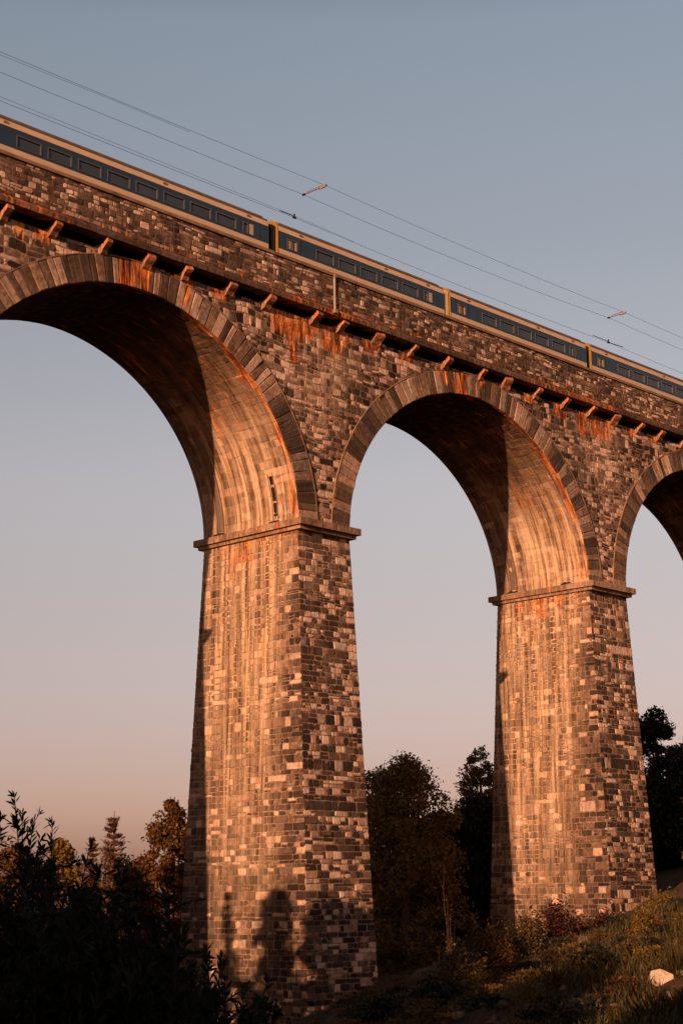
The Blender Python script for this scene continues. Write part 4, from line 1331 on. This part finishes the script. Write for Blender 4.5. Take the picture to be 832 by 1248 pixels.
def shrub(base, stems, label, seed, leafmat='shrubleaf', leaf=.10, name='leafy_shrub', group=None, wf=.22, dens=1.0, cat='shrub', twigs=7, thick=.012):
    """stems: list of (tip point world, arch)"""
    rng = np.random.default_rng(seed); rd = random.Random(seed)
    root = empty(name, tuple(base), label, cat, group)
    b0 = Vector(base)
    tr = MB(); Bs = []; As = []; Ls = []
    def leaves_on(pts, L_, t0=.15):
        seg = [(pts[i+1]-pts[i]) for i in range(len(pts)-1)]
        tot = sum(q.length for q in seg)
        n_ = int(tot/ (L_*.22)*dens)
        for k in range(n_):
            t_ = rd.uniform(t0, 1.0)*tot
            i = 0
            while i < len(seg)-1 and t_ > seg[i].length: t_ -= seg[i].length; i += 1
            p = pts[i]+seg[i]*min(1, t_/max(seg[i].length, 1e-6)); dr = seg[i].normalized()
            rv = Vector((rd.gauss(0, 1), rd.gauss(0, 1), rd.gauss(0, 1)))
            side = (rv-dr*rv.dot(dr)).normalized()
            Bs.append(p); As.append(dr*rd.uniform(.5, 1.1)+side*rd.uniform(.5, 1.0)+Vector((0, 0, .15))); Ls.append(L_*rd.uniform(.6, 1.25))
        for k in range(5):
            Bs.append(pts[-1]); rv = Vector((rd.gauss(0, .5), rd.gauss(0, .5), rd.gauss(0, .5)))
            As.append(seg[-1].normalized()+rv); Ls.append(L_*rd.uniform(.7, 1.1))
    for tip, arch in stems:
        t_ = Vector(tip)-b0
        st = Vector((rd.uniform(-.12, .12), rd.uniform(-.12, .12), 0))
        pts = []
        for k in range(7):
            f = k/6
            p = st.lerp(t_, f)+Vector((0, 0, arch*4*f*(1-f)*.5))
            if 0 < k < 6: p += Vector((rd.uniform(-.03, .03), rd.uniform(-.03, .03), rd.uniform(-.02, .02)))*t_.length
            pts.append(p)
        tr.tube(pts, [thick*(1.3-1.1*k/6) for k in range(7)], 5, cap=False)
        leaves_on(pts, leaf, .3)
        for q in range(twigs):
            f = rd.uniform(.25, .97); i = min(5, int(f*6)); p = pts[i].lerp(pts[i+1], f*6-i)
            dr = (pts[i+1]-pts[i]).normalized()
            rv = Vector((rd.gauss(0, 1), rd.gauss(0, 1), rd.gauss(0, .5))).normalized()
            L_ = t_.length*rd.uniform(.10, .22)*(1.22-f*.98)
            e = p+(dr*.55+rv*1.05).normalized()*L_
            mid = p.lerp(e, .5)+Vector((0, 0, L_*.06))
            tr.tube([p, mid, e], [thick*.45, thick*.35, thick*.12], 4, cap=False)
            leaves_on([p, mid, e], leaf*.9, .05)
    mesh_obj('stems', tr.mesh('stems', M['darkbark'], True), root)
    V, F = lance(rng, np.array(Bs), np.array(As), np.array(Ls), wf)
    mesh_obj('leaves', np_mesh('leaves', V, F, M[leafmat]), root)
    return root

def shrub_px(px, d, tips, label, seed, spread=6, **kw):
    b = base_for(px, d)
    rd = random.Random(seed)
    st = []
    for (tx, ty, cnt, jx, jy) in tips:
        for k in range(cnt):
            p = P3(tx+(rd.uniform(-jx, jx) if k else 0), ty+(rd.uniform(0, jy) if k else 0), d+rd.uniform(-.12, .12)*d*.6)
            st.append(((p[0], p[1], max(p[2]-(.08 if k else 0), b[2]+.15)), rd.uniform(0, .25) if k < 2 else rd.uniform(.1, .55)))
    return shrub(b, st, label, seed, **kw)

shrub_px(-30, 8.5, [(18, 972, 5, 26, 45), (64, 1004, 5, 20, 50), (0, 1000, 9, 50, 60), (50, 1040, 16, 60, 90), (10, 1120, 18, 70, 120)],
         'tall dark shrub with thin reaching twigs filling the lower left corner', 11, leaf=.058, twigs=12, dens=1.2)
shrub_px(95, 7.8, [(110, 1032, 5, 25, 50), (150, 1068, 10, 40, 60), (60, 1075, 14, 50, 80), (120, 1130, 22, 80, 110), (60, 1190, 16, 80, 60)],
         'dark shrub with drooping lance leaves right of the tall twiggy one', 12, leaf=.070, twigs=11, dens=1.2)
shrub_px(180, 7.4, [(205, 1080, 6, 26, 60), (185, 1130, 14, 50, 80), (215, 1180, 14, 45, 70), (120, 1200, 16, 60, 60)],
         'dark lance-leaved shrub in front of the foot of the first pier', 13, leaf=.070, twigs=10, dens=1.2)
shrub_px(262, 7.6, [(251, 1160, 4, 10, 35), (270, 1170, 4, 12, 25), (235, 1175, 9, 25, 35), (325, 1198, 7, 18, 20), (295, 1205, 10, 45, 20)],
         'low dark shrub with upright tips against the lit base of the first pier', 14, leaf=.058, twigs=8, dens=1.1)

# ---- bushes on the crest below the second pier
def bush_px(px, py_top, d, halfpx, label, mat, seed, nleaf=5000, leaf=.10, group='bushes on the near crest', name='bush'):
    b = base_for(px, d)
    top = P3(px, py_top, d)
    H = max(.35, top[2]-b[2]); rx = halfpx*d/1994.
    rng = np.random.default_rng(seed); rd = random.Random(seed)
    root = empty(name, tuple(b), label, 'bush', group)
    tr = MB(); Cs = []
    ns = 22
    for k in range(ns):
        a = rd.uniform(0, 2*math.pi); q = rd.uniform(.1, 1)
        e = Vector((math.cos(a)*rx*q, math.sin(a)*rx*q, H*(rd.uniform(.55, 1.0)*(1-.35*q*q))))
        if k == 0: e = Vector((0, 0, H))
        mid = e*.5+Vector((rd.uniform(-.1, .1)*rx, rd.uniform(-.1, .1)*rx, 0))
        tr.tube([(0, 0, -.1), mid, e], [min(.03*H, .035), min(.02*H, .022), .005], 4, cap=False)
        n_ = nleaf//ns
        t_ = rng.uniform(.25, 1.03, n_)[:, None]
        Pm = np.array(mid)[None]*(2*t_*(1-t_))*1.0+np.array(e)[None]*t_**2
        Pm = np.where(t_ < .5, np.array(mid)[None]*t_*2, np.array(mid)[None]+(np.array(e)-np.array(mid))[None]*(t_*2-1))
        Cs.append(Pm+rng.normal(0, .11*rx+.02, (n_, 3)))
    mesh_obj('stems', tr.mesh('stems', M['darkbark'], True), root)
    V, F = leaf_faces(rng, np.concatenate(Cs), leaf, .8)
    mesh_obj('foliage', np_mesh('foliage', V, F, M[mat]), root)
    return root
bush_px(682, 1100, 50, 38, 'dark red spiky bush in front of the second pier', 'redleaf', 61, 2600, .12)
bush_px(638, 1116, 49, 36, 'rounded green bush left of the dark red one', 'broad', 62, 5200, .10)
bush_px(596, 1128, 47, 34, 'brownish green bush under the shaded edge of the second pier', 'autumn', 63, 4200, .11)
bush_px(560, 1156, 44, 30, 'low brown bush at the left end of the crest', 'broad', 64, 4000, .11)
bush_px(735, 1114, 50, 28, 'dark reddish bush at the front corner of the second pier', 'redleaf', 65, 3600, .11)
bush_px(764, 1118, 52, 24, 'small green bush against the right side of the second pier', 'broad', 66, 3600, .10)
bush_px(812, 1092, 54, 36, 'sunlit golden-green bush at the right edge of the crest', 'golden', 67, 5200, .11)
bush_px(708, 1158, 36, 26, 'small near-black bush low on the slope', 'darkleaf', 68, 2400, .08)
bush_px(664, 1176, 32, 24, 'second small near-black bush further down the slope', 'darkleaf', 69, 2400, .07)
bush_px(525, 1190, 40, 40, 'wide dark bush in the shaded hollow right of the first pier', 'darkleaf', 70, 4200, .12)
bush_px(470, 1215, 42, 40, 'dark bush at the bottom beside the first pier', 'darkleaf', 71, 4200, .12)
bush_px(585, 1215, 30, 34, 'shaded bush at the bottom of the slope', 'darkleaf', 73, 3600, .08)
bush_px(545, 1095, 70, 16, 'thin orange-lit sapling in the dark gap between the piers', 'broad', 72, 700, .13)
bush_px(785, 1110, 46, 22, 'low olive bush just left of the golden one', 'golden', 74, 3200, .09)

# ---- spiky grass clump at the right
def spiky(px, py, d, hgt_px, wpx, label, seed, n=240):
    d = on_ground(px, py)
    p = base_for(px, d)
    rng = np.random.default_rng(seed)
    L0 = hgt_px*d/1994.; Wd = wpx*d/1994.
    Vs = []; Fs = []
    for k in range(n):
        a = rng.uniform(0, 2*math.pi); el = rng.uniform(.35, 1.45)
        L_ = L0*rng.uniform(.6, 1.1)
        dr = np.array([math.cos(a)*math.cos(el), math.sin(a)*math.cos(el), math.sin(el)])
        sd_ = np.cross(dr, [0, 0, 1]); sd_ /= np.linalg.norm(sd_)+1e-9
        b = np.array([rng.normal(0, .07), rng.normal(0, .07), 0])*Wd
        w = .010*rng.uniform(.7, 1.3)
        o = len(Vs)
        for q in range(4):
            f = q/3
            c = b+dr*L_*f+np.array([0, 0, -1])*L_*.28*f*f*math.cos(el)
            Vs += [c-sd_*w*(1-f*.93), c+sd_*w*(1-f*.93)]
        for q in range(3): Fs.append((o+2*q, o+2*q+1, o+2*q+3, o+2*q+2))
    me = bpy.data.meshes.new('grass_clump'); me.from_pydata([tuple(v) for v in Vs], [], Fs); me.materials.append(M['grass']); me.update()
    o = mesh_obj('grass_clump', me, None, tuple(p))
    tag(o, label, 'grass clump', 'long-bladed grass clumps on the right bank')
spiky(822, 1190, 21, 75, 60, 'fan of long thin blades at the right edge above the pale stone', 1)
spiky(790, 1215, 24, 46, 40, 'smaller tuft of long blades behind the pale stone', 2, 160)
spiky(845, 1235, 17, 60, 50, 'long-bladed tuft in the bottom right corner', 3, 200)
spiky(735, 1190, 34, 30, 30, 'short tuft of blades midway up the sunlit bank', 4, 140)

# ---- ground cover grass (stuff)
rng = np.random.default_rng(77)
n = 80000
gd = 9+62*rng.random(n)**1.25; gs = gd*(-.03+.30*rng.random(n))
den = .30+.5*np.sin(gd*.55+1.7*np.sin(gs*.8))*np.sin(gs*1.2+.7*gd*.3)+.75*smooth01(gs/gd, .10, .18)
kp = rng.random(n) < np.clip(den, .03, 1)
sd_slab = on_ground(805, 1204)
kp &= ~((np.abs(gs-gd*.197) < .5) & (gd < sd_slab+.4) & (gd > sd_slab-3.5))
gd, gs = gd[kp], gs[kp]; n = len(gd)
gx, gy = xy(gd, gs); gz = hgt(gd, gs)-.03
L_ = rng.uniform(.07, .26, n)*(.7+.7*smooth01(gs/gd, .08, .18))
a = rng.uniform(0, 2*math.pi, n); tl = rng.uniform(0, .55, n)
wd = rng.uniform(.006, .014, n)*(1+gd*.018)
B0 = np.stack([gx, gy, gz], 1); dr = np.stack([np.cos(a)*np.sin(tl), np.sin(a)*np.sin(tl), np.cos(tl)], 1)
sd_ = np.stack([-np.sin(a), np.cos(a), 0*a], 1)
V = np.stack([B0-sd_*wd[:, None], B0+sd_*wd[:, None], B0+dr*(L_*.6)[:, None]+sd_*wd[:, None]*.6, B0+dr*L_[:, None]+np.stack([np.cos(a), np.sin(a), 0*a], 1)*(L_*.15)[:, None]], 1).reshape(-1, 3)
o = mesh_obj('grass', np_mesh('grass', V, np.arange(4*n).reshape(-1, 4), M['grass']))
tag(o, 'short mixed grass covering the near slope', 'grass', kind='stuff')

# clear the grass round the pale slab is handled by the keep mask above
rng = np.random.default_rng(91)
Cs = []
for k in range(620):
    d_ = 17+42*rng.random()**.8; q_ = rng.uniform(-.02, .24)
    s_ = q_*d_
    if abs(q_-.195) < .03 and 15 < d_ < sd_slab+2: continue
    X, Y = xy(d_, s_); z = float(hgt(d_, s_))
    r_ = rng.uniform(.12, .5); h_ = r_*rng.uniform(.6, 1.3); n_ = int(120+500*r_)
    C = rng.normal(0, .5, (n_, 3)); C[:, 2] = np.abs(rng.random(n_))
    C = C*np.array([r_, r_, h_])*(1-.35*C[:, 2:3])+np.array([X, Y, z-.03])
    Cs.append((C, int(rng.choice([0, 1, 1, 2, 3, 3]))))
for mi_, (mt_, nm_, lb_) in enumerate((('golden', 'dry_weeds', 'dry golden weeds scattered over the near slope'), ('autumn', 'brown_weeds', 'brown low weeds scattered over the near slope'), ('darkleaf', 'dark_scrub', 'dark low scrub scattered over the near slope'))):
    cc = np.concatenate([c for c, m__ in Cs if m__ == mi_ or (mi_ == 2 and m__ >= 3)])
    V, F = leaf_faces(rng, cc, .085, .7)
    tag(mesh_obj(nm_, np_mesh(nm_, V, F, M[mt_])), lb_, 'weeds', kind='stuff')
mb = MB()
for k in range(700):
    d_ = 16+44*rng.random(); q_ = rng.uniform(-.02, .2); s_ = q_*d_
    if rng.random() > .25+.75*math.exp(-((q_-.08)/.05)**2): continue
    X, Y = xy(d_, s_); z = float(hgt(d_, s_)); r_ = rng.uniform(.03, .13)*rng.uniform(.6, 1.2)
    vs_ = [(X+r_*math.cos(a)*rng.uniform(.7, 1.2), Y+r_*math.sin(a)*rng.uniform(.7, 1.2), z-.02) for a in np.arange(6)*math.pi/3]
    vs_ += [(X+r_*.6*math.cos(a+.3)*rng.uniform(.7, 1.2), Y+r_*.6*math.sin(a+.3)*rng.uniform(.7, 1.2), z+r_*rng.uniform(.4, .8)) for a in np.arange(6)*math.pi/3]
    mb.add(vs_, [(i, (i+1) % 6, 6+(i+1) % 6, 6+i) for i in range(6)]+[tuple(range(6, 12))])
tag(mb.build('stone_rubble', M['rock']), 'small loose stones scattered over the bare slope', 'rubble', kind='stuff')

# ---- rocks and stems
def rock(px, py, d, wpx, label, mat, seed, flat=.55, name='field_rock', group='rocks on the sunlit slope'):
    d = on_ground(px, py)
    X, Y, _ = P3(px, py, d)
    z = float(hxy(X, Y))
    r_ = wpx*d/1994./2
    rng = np.random.default_rng(seed)
    mb = MB(); nu, nv = 9, 6
    vs_ = []
    sq = rng.uniform(.7, 1.2, 3)
    pl = rng.normal(size=(9, 3)); pl /= np.linalg.norm(pl, axis=1)[:, None]; pd = rng.uniform(.55, .9, 9)
    for j in range(nv+1):
        for i in range(nu):
            th = math.pi*j/nv; ph = 2*math.pi*i/nu
            u = np.array([math.sin(th)*math.cos(ph), math.sin(th)*math.sin(ph), math.cos(th)])
            rr = 1.0
            for q in range(9):
                dt = u@pl[q]
                if dt > .01: rr = min(rr, pd[q]/dt)
            vs_.append(tuple(u*rr*r_*np.array([sq[0], sq[1], flat])+np.array([X, Y, z+r_*flat*.25])))
    fs = [(j*nu+i, (j+1)*nu+i, (j+1)*nu+(i+1) % nu, j*nu+(i+1) % nu) for j in range(nv) for i in range(nu)]
    mb.add(vs_, fs)
    tag(mb.build(name, M[mat]), label, 'rock', group)
rock(553, 1232, 29, 20, 'pale rounded rock at the bottom centre of the slope', 'rock', 1)
rock(612, 1226, 30, 22, 'pale angular rock right of the rounded one', 'rock', 2)
rock(590, 1228, 30, 17, 'rock between the rounded and the angular one', 'rock', 3)
rock(560, 1243, 26, 24, 'reddish rock at the very bottom edge', 'rock', 4)
rock(640, 1180, 38, 18, 'small rock on the lit patch under the green bush', 'rock', 5)
rock(662, 1155, 46, 26, 'lit rock at the foot of the dark red bush', 'rock', 6)
rock(712, 1150, 46, 22, 'lit rock at the foot of the second pier', 'rock', 7)
rock(628, 1200, 34, 12, 'little stone on the bare orange patch', 'rock', 8)
# flat pale slab
sd0 = on_ground(805, 1204)
p = P3(805, 1204, sd0)
zz = float(hxy(p[0], p[1]))
sl = MB()
top = [(-.20, -.02, 0), (-.02, -.17, 0), (.19, -.10, 0), (.20, .05, 0), (.02, .16, 0), (-.13, .12, 0)]
top = [(a*sd0/22*.85, b*sd0/22*.85, 0) for a, b, _ in top]
rot = Matrix.Rotation(R(18), 3, 'X') @ Matrix.Rotation(R(-20), 3, 'Y')
toC = Vector((CAM[0]-p[0], CAM[1]-p[1], .4)).normalized()
Rm = toC.to_track_quat('Z', 'Y').to_matrix()
tilt = Matrix.Rotation(R(-48), 3, Vector((rt0[0], rt0[1], 0)))
vs_ = []
for dz in (0, -.06):
    for q in top:
        v_ = Vector((q[0], q[1], dz))
        w_ = Matrix.Rotation(YAW*-1, 3, 'Z') @ v_
        w_ = Matrix.Rotation(R(50), 3, Vector((rt0[0], rt0[1], 0))) @ w_
        vs_.append((p[0]+w_.x, p[1]+w_.y, zz+.10+w_.z))
sl.add(vs_, [tuple(range(6)), tuple(range(11, 5, -1))]+[(i, i+6, (i+1) % 6+6, (i+1) % 6) for i in range(6)])
tag(sl.build('pale_stone_slab', M['slab']), 'flat pale stone slab lying on the grassy bank at lower right', 'stone')

def stem(pts, label, r_=.02):
    mb = MB(); P = [P3(*q) for q in pts]
    mb.tube(P, [r_*(1.1-.8*i/(len(P)-1)) for i in range(len(P))], 5)
    rd = random.Random(len(label))
    for i in range(1, len(P)-1):
        e = P[i]+(P[i+1]-P[i])*.5+np.array([rd.uniform(-.2, .2), rd.uniform(-.2, .2), .18])
        mb.tube([P[i], e], [r_*.5, r_*.1], 4)
    tag(mb.build('dry_stem', M['twig']), label, 'dry stem', 'bare dry stems on the slope')
stem([(548, 1160, 42), (543, 1120, 42), (540, 1085, 42), (541, 1055, 42)], 'upright bare stem in the dark gap between the piers', .007)
stem([(568, 1192, 36), (556, 1172, 36), (545, 1160, 36), (530, 1146, 36)], 'bent pale stem leaning left in the low bushes', .010)
stem([(558, 1246, 27), (552, 1225, 27), (545, 1205, 27), (541, 1192, 27)], 'thin stem rising beside the reddish rock at the bottom', .008)
